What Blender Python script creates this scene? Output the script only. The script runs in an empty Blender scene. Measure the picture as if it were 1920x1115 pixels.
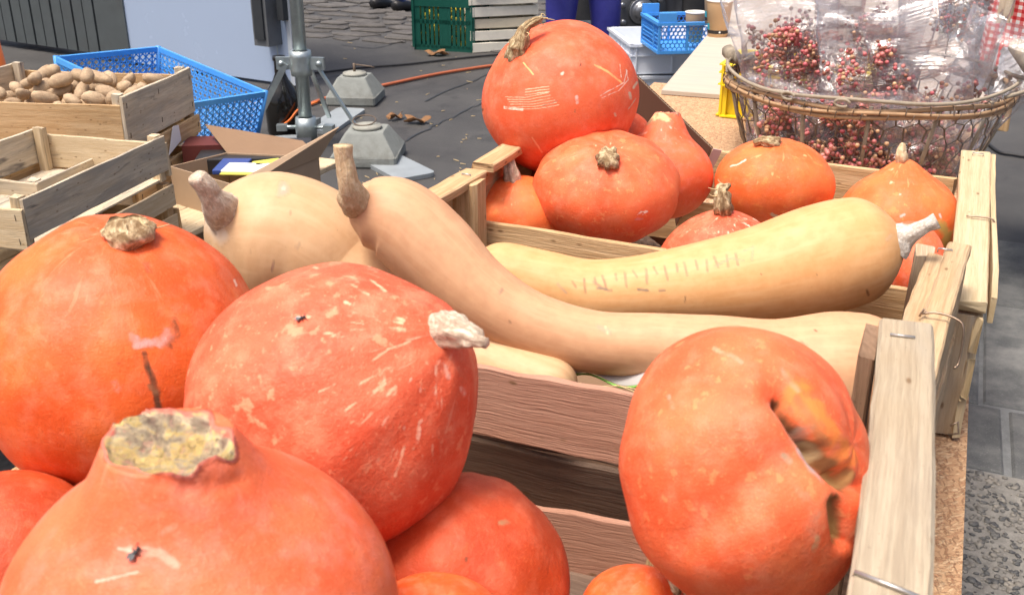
import bpy, math, random
import numpy as np
from mathutils import Vector, Matrix
R_ = math.radians
S = bpy.context.scene
C = S.collection

# ------------------------------------------------------------------ camera, sky, sun, exposure
PITCH, YAW, FPX = R_(23.335), R_(-23.04), 1929.4
CAM = np.array([0.0, 0.0, 1.36])
cam_d = bpy.data.cameras.new('camera')
cam = bpy.data.objects.new('camera', cam_d); C.objects.link(cam)
cam.location = CAM
cam.rotation_euler = (R_(90) - PITCH, 0, -YAW)
cam_d.sensor_width = 36; cam_d.lens = FPX / 1920 * 36
cam_d.clip_start = 0.02; cam_d.clip_end = 300
cam_d.dof.use_dof = True; cam_d.dof.focus_distance = 1.5; cam_d.dof.aperture_fstop = 20
S.camera = cam

SUN_DIR = Vector((-0.17, -0.30, 0.94)).normalized()      # towards the sun
w = bpy.data.worlds.new('World'); S.world = w; w.use_nodes = True
nt = w.node_tree; nt.nodes.clear()
sky = nt.nodes.new('ShaderNodeTexSky'); sky.sky_type = 'NISHITA'; sky.sun_disc = False
sky.sun_elevation = math.asin(SUN_DIR.z); sky.sun_rotation = math.atan2(SUN_DIR.x, SUN_DIR.y)
sky.dust_density = 7; sky.ozone_density = .4; sky.air_density = .8
bg = nt.nodes.new('ShaderNodeBackground'); bg.inputs['Strength'].default_value = 0.15
wo = nt.nodes.new('ShaderNodeOutputWorld')
nt.links.new(sky.outputs[0], bg.inputs[0]); nt.links.new(bg.outputs[0], wo.inputs[0])
sl = bpy.data.lights.new('sun', 'SUN'); sl.energy = 2.5; sl.angle = R_(16); sl.color = (1, 0.93, 0.84)
so = bpy.data.objects.new('sun', sl); C.objects.link(so)
so.rotation_euler = (-SUN_DIR).to_track_quat('-Z', 'Y').to_euler()
so.location = (0, 0, 5)
S.view_settings.view_transform = 'Standard'; S.view_settings.look = 'None'
S.view_settings.exposure = 0.46; S.view_settings.gamma = 1; S.view_settings.use_curve_mapping = False

# ------------------------------------------------------------------ geometry of the place, read off the photograph
_cp, _sp = math.cos(PITCH), math.sin(PITCH)
FW = np.array([math.sin(YAW) * _cp, math.cos(YAW) * _cp, -_sp])
RT = np.array([math.cos(YAW), -math.sin(YAW), 0.0])
UP = np.cross(RT, FW)
def ray(x, y): return (x - 960) / FPX * RT - (y - 557.5) / FPX * UP + FW
def U(x, y, z): return CAM + ray(x, y) * z                                   # point at depth z
def A(x, y, h):                                                              # point at height h
    d = ray(x, y); return CAM + d * ((h - CAM[2]) / d[2])
def AY(x, y, Y):                                                             # point on the vertical plane y=Y
    d = ray(x, y); return CAM + d * (Y / d[1])
def proj(P):
    Q = np.asarray(P, float) - CAM; z = Q @ FW
    return 960 + FPX * (Q @ RT) / z, 557.5 - FPX * (Q @ UP) / z, z
def cdir(a, b, c):                                                           # right, up, toward the viewer
    v = a * RT + b * UP - c * FW; return v / np.linalg.norm(v)
def nrm(v): v = np.asarray(v, float); return v / max(np.linalg.norm(v), 1e-12)
TABLE_Z = 0.742

rng = np.random.default_rng(7); random.seed(7)
def snoise(P, freq, seed=0, oct=3):
    """cheap smooth noise in about -1..1"""
    r = np.random.default_rng(seed); P = np.asarray(P, float); out = np.zeros(len(P)); amp = 1; tot = 0
    for o in range(oct):
        for k in range(5):
            d = r.normal(size=3); d *= freq * r.uniform(.7, 1.3) / np.linalg.norm(d)
            q = P @ d + r.uniform(0, 6.28)
            e = r.normal(size=3); e *= freq * r.uniform(.5, 1.1) / np.linalg.norm(e)
            out += amp * np.sin(q + 1.3 * np.sin(P @ e + r.uniform(0, 6.28))) / 5 ** .5
        tot += amp; amp *= .5; freq *= 2.1
    return out / tot

# ------------------------------------------------------------------ object helpers
def wloc(o):
    v = Vector((0, 0, 0))
    while o is not None: v += o.location; o = o.parent
    return v
def tag(o, label=None, cat=None, group=None, kind=None):
    if label: o['label'] = label
    if cat: o['category'] = cat
    if group: o['group'] = group
    if kind: o['kind'] = kind
    return o
def thing(name, label, cat, loc=(0, 0, 0), group=None):
    o = bpy.data.objects.new(name, None); C.objects.link(o); o.location = Vector([float(a) for a in loc])
    o.empty_display_size = .05
    return tag(o, label, cat, group)
def link(name, me, parent=None, loc=None):
    o = bpy.data.objects.new(name, me); C.objects.link(o)
    if parent: o.parent = parent
    if loc is not None: o.location = loc
    return o
class MB:
    def __init__(s): s.v = []; s.f = []; s.uv = []; s.mi = []; s.m = 0; s.sm = []
    def add(s, V, F, uv=None, smooth=False):
        n = len(s.v); s.v.extend([tuple(map(float, p)) for p in V])
        for k, f in enumerate(F):
            s.f.append([i + n for i in f]); s.uv.append(uv[k] if uv else None); s.mi.append(s.m); s.sm.append(smooth)
        return s
    def box(s, c, sx, sy, sz, rz=0, X=None, Y=None, Z=None, ch=0):
        c = np.asarray(c, float)
        if X is None: X = np.array([math.cos(rz), math.sin(rz), 0]); Y = np.array([-math.sin(rz), math.cos(rz), 0]); Z = np.array([0, 0, 1.])
        V = [c + X * a * sx / 2 + Y * b * sy / 2 + Z * d * sz / 2 for d in (-1, 1) for b in (-1, 1) for a in (-1, 1)]
        F = [(0, 2, 3, 1), (4, 5, 7, 6), (0, 1, 5, 4), (2, 6, 7, 3), (0, 4, 6, 2), (1, 3, 7, 5)]
        return s.add(V, F)
    def tube(s, pts, rad, n=8, cap=True, lobes=0, lamp=0, flat=1.0, smooth=True, jit=0, seed=0):
        pts = [np.asarray(p, float) for p in pts]; m = len(pts)
        if not hasattr(rad, '__len__'): rad = [rad] * m
        r_ = np.random.default_rng(seed)
        t0 = nrm(pts[1] - pts[0]); a = np.array([0, 0, 1.]) if abs(t0[2]) < .9 else np.array([1., 0, 0])
        nx = nrm(np.cross(t0, a)); V = []; L = 0; Ls = []
        for i, p in enumerate(pts):
            t = nrm(pts[min(i + 1, m - 1)] - pts[max(i - 1, 0)])
            nx = nrm(nx - t * (nx @ t)); ny = np.cross(t, nx)
            if i: L += np.linalg.norm(p - pts[i - 1])
            Ls.append(L)
            for k in range(n):
                th = 2 * math.pi * k / n
                rr = rad[i] * (1 + lamp * math.cos(lobes * th + .6 * i * .3)) * (1 + jit * r_.normal())
                V.append(p + nx * math.cos(th) * rr + ny * math.sin(th) * rr * flat)
        F = []; uv = []
        for i in range(m - 1):
            for k in range(n):
                k2 = (k + 1) % n
                F.append((i * n + k, i * n + k2, (i + 1) * n + k2, (i + 1) * n + k))
                c = 2 * math.pi * max(rad[i], 1e-4)
                uv.append([(Ls[i], k / n * c), (Ls[i], (k + 1) / n * c), (Ls[i + 1], (k + 1) / n * c), (Ls[i + 1], k / n * c)])
        if cap:
            F.append(tuple(range(n))[::-1]); F.append(tuple((m - 1) * n + k for k in range(n))); uv += [None, None]
        return s.add(V, F, uv, smooth)
    def lathe(s, prof, c=(0, 0, 0), n=24, smooth=True, axis=None):
        c = np.asarray(c, float); Z = nrm(axis) if axis is not None else np.array([0, 0, 1.])
        a = np.array([1., 0, 0]) if abs(Z[0]) < .9 else np.array([0, 1., 0])
        X = nrm(a - Z * (a @ Z)); Y = np.cross(Z, X)
        V = []; F = []
        for (r, z) in prof:
            for k in range(n):
                th = 2 * math.pi * k / n; V.append(c + X * r * math.cos(th) + Y * r * math.sin(th) + Z * z)
        for i in range(len(prof) - 1):
            for k in range(n):
                k2 = (k + 1) % n; F.append((i * n + k, i * n + k2, (i + 1) * n + k2, (i + 1) * n + k))
        return s.add(V, F, None, smooth)
    def build(s, name, mats, parent=None, loc=None, local=False):
        o0 = Vector((0, 0, 0)) if local else (wloc(parent) if parent else Vector((0, 0, 0)))
        if parent is None and loc is not None: o0 = Vector([float(a) for a in loc])
        me = bpy.data.meshes.new(name)
        V = np.array(s.v) - np.array(o0)
        me.from_pydata(V.tolist(), [], s.f)
        if any(u is not None for u in s.uv):
            ul = me.uv_layers.new(name='uv'); arr = []
            for f, u in zip(s.f, s.uv): arr.extend(u if u is not None and len(u) == len(f) else [(0., 0.)] * len(f))
            ul.data.foreach_set('uv', np.array(arr, float).ravel())
        if not isinstance(mats, (list, tuple)): mats = [mats]
        for m in mats: me.materials.append(m)
        me.polygons.foreach_set('material_index', s.mi); me.polygons.foreach_set('use_smooth', s.sm)
        me.update()
        o = link(name, me, parent)
        if parent is None and loc is not None: o.location = o0
        return o

def plank(name, parent, p0, p1, wdir, w, t, mat, seg=8, jit=.0007, sag=0., seed=None, endj=.0015, taper=0):
    """a sawn board from p0 to p1 (centre line): w along wdir, t across"""
    p0 = np.asarray(p0, float); p1 = np.asarray(p1, float); ax = nrm(p1 - p0); L = np.linalg.norm(p1 - p0)
    wd = np.asarray(wdir, float); wd = nrm(wd - ax * (wd @ ax)); td = np.cross(ax, wd)
    r = np.random.default_rng(seed if seed is not None else random.randrange(10 ** 6))
    c = min(w, t) * .14; ring = [(-w/2 + c, -t/2), (w/2 - c, -t/2), (w/2, -t/2 + c), (w/2, t/2 - c), (w/2 - c, t/2), (-w/2 + c, t/2), (-w/2, t/2 - c), (-w/2, -t/2 + c)]
    V = []; n = 8; per = [0]
    for k in range(8):
        a, b = ring[k], ring[(k + 1) % 8]; per.append(per[-1] + math.hypot(a[0] - b[0], a[1] - b[1]))
    wob = np.cumsum(r.normal(0, jit, (seg + 1, 2)), axis=0); wob -= np.linspace(0, 1, seg + 1)[:, None] * wob[-1]
    for i in range(seg + 1):
        f = i / seg; q = p0 + ax * L * f + td * (sag * math.sin(math.pi * f)) + wd * wob[i, 0] + td * wob[i, 1]
        ww = 1 + r.normal(0, jit * 12) - taper * f
        for k, (a, b) in enumerate(ring):
            e = r.normal(0, endj) if i in (0, seg) else 0
            V.append(q + wd * (a * ww + r.normal(0, jit * .4)) + td * (b + r.normal(0, jit * .25)) + ax * e)
    F = []; uv = []
    off = r.uniform(0, 50, 2)
    for i in range(seg):
        for k in range(n):
            k2 = (k + 1) % n
            F.append((i * n + k, (i + 1) * n + k, (i + 1) * n + k2, i * n + k2))
            u0, u1 = L * i / seg + off[0], L * (i + 1) / seg + off[0]; v0, v1 = per[k] + off[1], per[k + 1] + off[1]
            uv.append([(u0, v0), (u1, v0), (u1, v1), (u0, v1)])
    F.append(tuple(range(n))); F.append(tuple(seg * n + k for k in range(n))[::-1])
    uv += [[(ring[k][0] + off[0], ring[k][1] + off[1]) for k in range(8)]] * 2
    b = MB(); b.add(V, F, uv); return b.build(name, mat, parent)

# ------------------------------------------------------------------ materials
class NT:
    def __init__(s, name):
        s.m = bpy.data.materials.new(name); s.m.use_nodes = True; s.t = s.m.node_tree; s.t.nodes.clear()
        s.out = s.t.nodes.new('ShaderNodeOutputMaterial'); s.b = s.t.nodes.new('ShaderNodeBsdfPrincipled')
        s.t.links.new(s.b.outputs[0], s.out.inputs[0])
    def n(s, ty, **kw):
        nd = s.t.nodes.new(ty)
        for k, v in kw.items():
            if k in nd.inputs: s.set(nd.inputs[k], v)
            else: setattr(nd, k, v)
        return nd
    def set(s, inp, v):
        if isinstance(v, bpy.types.NodeSocket): s.t.links.new(v, inp)
        else:
            if hasattr(inp.default_value, '__len__') and not isinstance(v, str) and len(v) == 3 and len(inp.default_value) == 4: v = (*v, 1)
            inp.default_value = v
    def B(s, **kw):
        for k, v in kw.items(): s.set(s.b.inputs[k.replace('_', ' ')], v)
    def math(s, op, a, b=None, c=None, clamp=False):
        nd = s.t.nodes.new('ShaderNodeMath'); nd.operation = op; nd.use_clamp = clamp
        s.set(nd.inputs[0], a)
        if b is not None: s.set(nd.inputs[1], b)
        if c is not None: s.set(nd.inputs[2], c)
        return nd.outputs[0]
    def ramp(s, fac, stops):
        nd = s.t.nodes.new('ShaderNodeValToRGB'); e = nd.color_ramp.elements
        while len(e) < len(stops): e.new(.5)
        for el, (p, c) in zip(e, stops): el.position = p; el.color = (*c, 1) if len(c) == 3 else c
        s.t.links.new(fac, nd.inputs[0]); return nd.outputs[0]
    def step(s, x, lo, hi):
        nd = s.t.nodes.new('ShaderNodeMapRange'); nd.interpolation_type = 'SMOOTHSTEP'
        s.set(nd.inputs[0], x); nd.inputs[1].default_value = lo; nd.inputs[2].default_value = hi; return nd.outputs[0]
    def mix(s, f, a, b):
        nd = s.t.nodes.new('ShaderNodeMix'); nd.data_type = 'RGBA'
        s.set(nd.inputs[0], f); s.set(nd.inputs[6], a); s.set(nd.inputs[7], b); return nd.outputs[2]
    def noise(s, vec, scale, detail=3, rough=.55, dist=0, w=None):
        nd = s.t.nodes.new('ShaderNodeTexNoise')
        if vec is not None: s.t.links.new(vec, nd.inputs['Vector'])
        nd.inputs['Scale'].default_value = scale; nd.inputs['Detail'].default_value = detail
        nd.inputs['Roughness'].default_value = rough; nd.inputs['Distortion'].default_value = dist; return nd.outputs[0]
    def mapping(s, vec, scale=(1, 1, 1), loc=(0, 0, 0), rot=(0, 0, 0)):
        nd = s.t.nodes.new('ShaderNodeMapping'); s.t.links.new(vec, nd.inputs[0])
        nd.inputs['Scale'].default_value = scale; nd.inputs['Location'].default_value = loc; nd.inputs['Rotation'].default_value = rot
        return nd.outputs[0]
    def bump(s, h, strength=.3, dist=.002, normal=None):
        nd = s.t.nodes.new('ShaderNodeBump'); nd.inputs['Strength'].default_value = strength; nd.inputs['Distance'].default_value = dist
        s.t.links.new(h, nd.inputs['Height'])
        if normal is not None: s.t.links.new(normal, nd.inputs['Normal'])
        return nd.outputs[0]
    def obj(s): return s.n('ShaderNodeTexCoord').outputs['Object']
    def geo(s): return s.n('ShaderNodeNewGeometry').outputs['Position']
    def att(s, nm): return s.n('ShaderNodeAttribute', attribute_name=nm)
    def rnd(s): return s.n('ShaderNodeObjectInfo').outputs['Random']

def wood(name, light, dark, rough=.75, stain=0.0, grey=0.0, fine=1.0, stain_col=(.09, .08, .075)):
    t = NT(name); uv = t.n('ShaderNodeUVMap', uv_map='uv').outputs[0]
    g1 = t.noise(t.mapping(uv, (3.5, 110 * fine, 1)), 1, 5, .62, .25)
    g2 = t.noise(t.mapping(uv, (26, 520 * fine, 1)), 1, 3, .6, .2)
    g3 = t.noise(t.mapping(uv, (3.2, 9, 1)), 1, 3, .6, .8)
    rv = t.rnd()
    m = t.math('ADD', t.math('MULTIPLY', g1, .60), t.math('MULTIPLY', g2, .40))
    col = t.mix(t.step(m, .38, .62), dark, light)
    col = t.mix(t.math('MULTIPLY', t.step(g3, .42, .72), .45), col, tuple(a * b for a, b in zip(light, (.78, .66, .52))))
    col = t.mix(t.math('MULTIPLY', rv, .28), col, tuple(a * .80 for a in dark))
    if grey: col = t.mix(t.math('MULTIPLY', t.step(t.noise(t.mapping(uv, (4, 22, 1), (3, 7, 0)), 1, 4, .65, .5), .40, .66), grey), col, (.26, .245, .225))
    if stain:
        s1 = t.step(t.noise(t.mapping(uv, (6.5, 34, 1), (9, 2, 0)), 1, 3, .5, .9), .60, .74)
        col = t.mix(t.math('MULTIPLY', s1, stain), col, stain_col)
    # knots
    vo = t.n('ShaderNodeTexVoronoi', feature='F1'); t.t.links.new(t.mapping(uv, (5.5, 13, 1), (1.7, 4.1, 0)), vo.inputs['Vector'])
    kn = t.step(vo.outputs['Distance'], .17, .05)
    col = t.mix(t.math('MULTIPLY', kn, .75), col, (.16, .085, .035))
    col = t.mix(t.math('MULTIPLY', t.step(t.noise(t.obj(), 330, 2, .5), .68, .76), .35), col, tuple(a * .45 for a in dark))
    nb = t.bump(g1, .6, .0016); nb = t.bump(g2, .9, .0012, nb)
    t.B(Base_Color=col, Roughness=rough, Normal=nb); t.b.inputs['Specular IOR Level'].default_value = .25
    return t.m
WOOD = wood('poplar_wood', (.66, .47, .27), (.46, .29, .14), stain=.12)
WOOD_OLD = wood('weathered_wood', (.62, .49, .34), (.40, .29, .18), grey=.65, stain=.25)
WOOD_BOUNCE = wood('poplar_red_bounce', (.49, .275, .195), (.43, .23, .16), stain=.12)  # red of light bounced off the squash put into the slat colour
WOOD_BROWN = wood('brown_aged_wood', (.30, .19, .12), (.19, .115, .07), stain=.3)
WOOD_SHADED = wood('shade_darkened_wood', (.22, .15, .11), (.12, .08, .06), stain=.2)  # darkened so the colour holds the shade of crate floors and gap
WOOD_PALE = wood('pale_poplar', (.70, .58, .40), (.54, .41, .25), stain=.5)
WOOD_STAIN = wood('stained_crate_wood', (.70, .61, .46), (.52, .43, .31), grey=.5, stain=.75)

def simple(name, col, rough=.5, metal=0, var=.12, nscale=30, bump=.15, bdist=.001, spec=.5, dirt=0, dirtcol=(.1, .09, .08), alpha=None):
    t = NT(name); o = t.obj(); n = t.noise(o, nscale, 4, .6)
    c = t.mix(n, tuple(a * (1 - var) for a in col), tuple(min(1, a * (1 + var)) for a in col))
    if dirt: c = t.mix(t.math('MULTIPLY', t.step(t.noise(o, nscale * .4, 6, .7), .48, .72), dirt), c, dirtcol)
    t.B(Base_Color=c, Roughness=t.math('MULTIPLY_ADD', n, .2, rough - .1), Metallic=metal, Normal=t.bump(t.noise(o, nscale * 3, 3), bump, bdist))
    t.b.inputs['Specular IOR Level'].default_value = spec
    return t.m
STEEL = simple('galvanised_steel', (.46, .52, .52), .38, .8, .25, 14, .1, dirt=.3)
BRASS = simple('staple_wire', (.30, .22, .16), .4, .8, .2, 200)
STAPLE = simple('bright_staple', (.52, .50, .47), .35, .9, .1, 200)
RUSTWIRE = simple('rusty_wire', (.15, .11, .08), .6, .35, .4, 120, .3, .0005)
CONCRETE = simple('mossy_concrete', (.235, .25, .235), .9, 0, .22, 22, .5, .003, .2, .55, (.13, .125, .11))
PANEL = simple('white_panel_sky_shade', (.36, .45, .60), .25, 0, .03, 3, .03, dirt=.10, dirtcol=(.35, .40, .47))  # blue of sky-lit shade put into the white panel's colour
GREYMET = simple('grey_shutter_metal', (.13, .15, .155), .35, .5, .15, 9, .1, dirt=.35, dirtcol=(.12, .10, .09))
DARKMET = simple('dark_metal', (.035, .04, .045), .5, .2, .2, 20)
BOXGREY = simple('grey_box_metal', (.15, .16, .17), .5, .4, .2, 20, dirt=.4)
BLUEPL = simple('blue_plastic', (.075, .33, .78), .38, 0, .12, 20, .1, dirt=.15, dirtcol=(.12, .25, .42))
GREENPL = simple('green_plastic', (.008, .095, .07), .42, 0, .2, 20, .1)
WHITEPL = simple('white_plastic', (.78, .82, .88), .4, 0, .04, 10, .05, dirt=.08, dirtcol=(.5, .5, .5))
YELLOWPL = simple('yellow_plastic', (.80, .60, .015), .38, 0, .08, 20, .08)
ORANGE = simple('orange_plastic', (.75, .16, .02), .5, 0, .1, 20)
ORCABLE = simple('orange_cable_sheath', (.42, .11, .045), .55, 0, .15, 20)
BLACKCABLE = simple('black_cable_sheath', (.02, .02, .022), .6, 0, .2, 20)
BOTTLE = simple('dark_bottle_glass', (.008, .007, .006), .12, 0, .1, 10, 0)
LEAF = simple('dry_leaf', (.24, .12, .05), .8, 0, .4, 30, .4, .002, dirt=.3)
STRAW = simple('straw', (.55, .42, .22), .8, 0, .3, 60)
PAPER = simple('white_paper', (.80, .80, .80), .7, 0, .03, 20)
PINKPAPER = simple('pink_paper', (.80, .62, .62), .7, 0, .03, 20)
TROUSER = simple('blue_work_trousers', (.028, .03, .21), .5, 0, .25, 8, .5, .006, .4)
JEANS = simple('dark_blue_jeans', (.02, .04, .13), .8, 0, .3, 30)
SHOE = simple('black_shoe_leather', (.012, .012, .014), .5, 0, .3, 30)
SHIRT = simple('dark_jacket_cloth', (.03, .03, .04), .9, 0, .3, 30)
SKIN = simple('skin', (.55, .32, .22), .5, 0, .1, 20)
HAIR = simple('dark_hair', (.03, .02, .012), .6, 0, .3, 60)
CUP = simple('paper_cup_kraft', (.66, .43, .23), .7, 0, .03, 40, .05)
CUPIN = simple('paper_cup_inside', (.85, .82, .76), .6, 0, .03, 40, .05)
CUPBAND = simple('cup_black_band', (.03, .025, .02), .6, 0, .03, 40, .05)
CUPTEAL = simple('cup_teal_mark', (.03, .38, .50), .6, 0, .03, 40, .05)
FOAM = simple('pale_tray_wood', (.74, .66, .50), .85, 0, .14, 12, .2, .002, .2, .2, (.4, .33, .22))
FOAM2 = simple('cream_tray_wood', (.86, .82, .70), .85, 0, .12, 12, .2, .002, .2, .2, (.45, .40, .28))
TYRE = simple('tyre_rubber', (.03, .03, .032), .85, 0, .3, 30)
RIM = simple('grey_wheel_rim', (.10, .105, .115), .45, .5, .2, 15, dirt=.4)
HUB = simple('hub_steel', (.24, .25, .27), .3, .8, .15, 15)
YELSTUFF = simple('yellow_produce', (.62, .52, .03), .6, 0, .3, 30)
BLUEPK = simple('blue_packet', (.035, .07, .26), .4, 0, .1, 20)
YELPK = simple('yellow_packet', (.62, .55, .09), .5, 0, .1, 20)
BLACKPK = simple('black_packet', (.025, .023, .023), .4, 0, .3, 20)
REDPK = simple('red_box', (.13, .025, .02), .6, 0, .2, 20)
BRASSRIM = simple('grey_rattan', (.32, .27, .205), .85, 0, .35, 60, .6, .002, .2)
WILLOW = simple('willow_cane', (.38, .24, .135), .7, 0, .35, 50, .5, .002, .3)
FLY = simple('fly_body', (.015, .015, .018), .35, 0, .3, 100)
TWIG = simple('dry_twig', (.30, .17, .10), .8, 0, .3, 60)

def m_cardboard(name, col):
    t = NT(name); o = t.obj(); n = t.noise(o, 9, 5, .6); fl = t.noise(t.mapping(o, (40, 40, 900)), 1, 2)
    c = t.mix(n, tuple(a * .84 for a in col), tuple(a * 1.1 for a in col))
    t.B(Base_Color=c, Roughness=.85, Normal=t.bump(n, .25, .004)); t.b.inputs['Specular IOR Level'].default_value = .2
    return t.m
CARD = m_cardboard('brown_cardboard', (.42, .30, .20))
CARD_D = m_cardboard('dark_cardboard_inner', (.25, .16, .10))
CARD_SHADED = m_cardboard('shade_dark_cardboard', (.15, .075, .05))  # cardboard darkened: shade beside the squash put into its colour
CARD_L = m_cardboard('tan_cardboard', (.50, .40, .28))

def m_ground():
    t = NT('asphalt'); g = t.geo()
    n = t.noise(g, 1.3, 6, .6); f = t.noise(g, 160, 3, .7); m = t.noise(g, 9, 5, .65)
    c = t.mix(t.step(n, .3, .7), (.044, .043, .043), (.075, .073, .070))
    c = t.mix(t.math('MULTIPLY', t.step(m, .5, .75), .5), c, (.085, .08, .078))
    c = t.mix(t.math('MULTIPLY', t.step(f, .6, .8), .5), c, (.13, .125, .12))
    c = t.mix(t.math('MULTIPLY', t.step(t.noise(g, 3.1, 5, .7, 1.2), .56, .64), .45), c, (.026, .025, .026))
    c = t.mix(t.math('MULTIPLY', t.step(t.noise(g, 38, 4, .7), .66, .74), .5), c, (.17, .16, .15))
    vo = t.n('ShaderNodeTexVoronoi', feature='DISTANCE_TO_EDGE'); t.t.links.new(t.mapping(g, (.55, .55, 0)), vo.inputs['Vector'])
    t.set(vo.inputs['Scale'], 1.0)
    t.B(Base_Color=c, Roughness=.62, Normal=t.bump(f, .6, .004)); t.b.inputs['Specular IOR Level'].default_value = .35
    return t.m
ASPHALT = m_ground()
def m_stone(name, a, b, sc=12):
    t = NT(name); g = t.geo(); n = t.noise(g, sc, 6, .65); f = t.noise(g, 220, 3, .7)
    c = t.mix(t.step(n, .3, .7), a, b); c = t.mix(t.math('MULTIPLY', t.rnd(), .35), c, tuple(x * .55 for x in a))
    c = t.mix(t.math('MULTIPLY', t.step(f, .55, .75), .4), c, tuple(min(1, x * 1.6) for x in b))
    t.B(Base_Color=c, Roughness=.8, Normal=t.bump(t.math('ADD', n, t.math('MULTIPLY', f, .3)), .7, .006)); return t.m
COBBLE = m_stone('cobble_stone', (.065, .06, .057), (.12, .112, .105), 8)
SLAB = m_stone('paving_slab_stone', (.09, .095, .095), (.205, .205, .195), 9)
MORTAR = m_stone('pale_mortar', (.16, .17, .17), (.25, .26, .26), 20)
PEBBLE = m_stone('pebble_concrete', (.19, .18, .16), (.30, .285, .255), 40)

def m_pebbles():
    t = NT('pebbles'); o = t.geo(); vo = t.n('ShaderNodeTexVoronoi'); t.t.links.new(o, vo.inputs['Vector']); t.set(vo.inputs['Scale'], 60.)
    c = t.ramp(vo.outputs['Color'], [(0, (.045, .045, .048)), (.4, (.10, .10, .095)), (.7, (.19, .175, .15)), (1, (.34, .31, .26))])
    t.B(Base_Color=c, Roughness=.6); return t.m
PEBS = m_pebbles()
def m_chip():
    t = NT('chipboard'); g = t.obj()
    layers = []
    c = None; h = None
    base = t.mix(t.noise(g, 6, 4, .6), (.50, .29, .16), (.62, .40, .23))
    for k, (rot, sc) in enumerate([(0.3, 1), (1.3, 1.1), (2.2, .9), (-.5, 1.2)]):
        n = t.noise(t.mapping(t.mapping(g, (1, 1, 1), (k * 3.1, k, k), (0, 0, rot)), (90 * sc, 300 * sc, 60)), 1, 2, .5, .3)
        m = t.step(n, .54, .62)
        base = t.mix(t.math('MULTIPLY', m, .7), base, [(.72, .48, .28), (.30, .15, .08), (.78, .55, .34), (.46, .24, .13)][k])
        h = m if h is None else t.math('ADD', h, m)
    t.B(Base_Color=base, Roughness=.8, Normal=t.bump(h, .7, .0015)); t.b.inputs['Specular IOR Level'].default_value = .2
    return t.m
CHIP = m_chip()
def m_ply():
    t = NT('grey_plywood'); g = t.obj()
    n = t.noise(t.mapping(g, (3, 40, 3)), 1, 5, .6, .6); n2 = t.noise(g, 8, 5, .6)
    c = t.mix(n, (.40, .34, .275), (.56, .49, .40)); c = t.mix(t.math('MULTIPLY', t.step(n2, .45, .7), .4), c, (.40, .37, .33))
    t.B(Base_Color=c, Roughness=.8, Normal=t.bump(n, .3, .001)); return t.m
PLY = m_ply()
def m_gingham():
    t = NT('red_gingham'); uv = t.n('ShaderNodeUVMap', uv_map='uv').outputs[0]
    sp = t.n('ShaderNodeSeparateXYZ'); t.t.links.new(uv, sp.inputs[0])
    a = t.math('GREATER_THAN', t.math('FRACT', t.math('MULTIPLY', sp.outputs[0], 48.)), .5)
    b = t.math('GREATER_THAN', t.math('FRACT', t.math('MULTIPLY', sp.outputs[1], 48.)), .5)
    s = t.math('ADD', a, b)
    c = t.ramp(t.math('MULTIPLY', s, .5), [(0, (.80, .76, .74)), (.5, (.66, .16, .15)), (1, (.52, .015, .02))])
    t.B(Base_Color=c, Roughness=.85, Normal=t.bump(t.noise(t.obj(), 400, 2), .2, .0005)); return t.m
GINGHAM = m_gingham()

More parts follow.
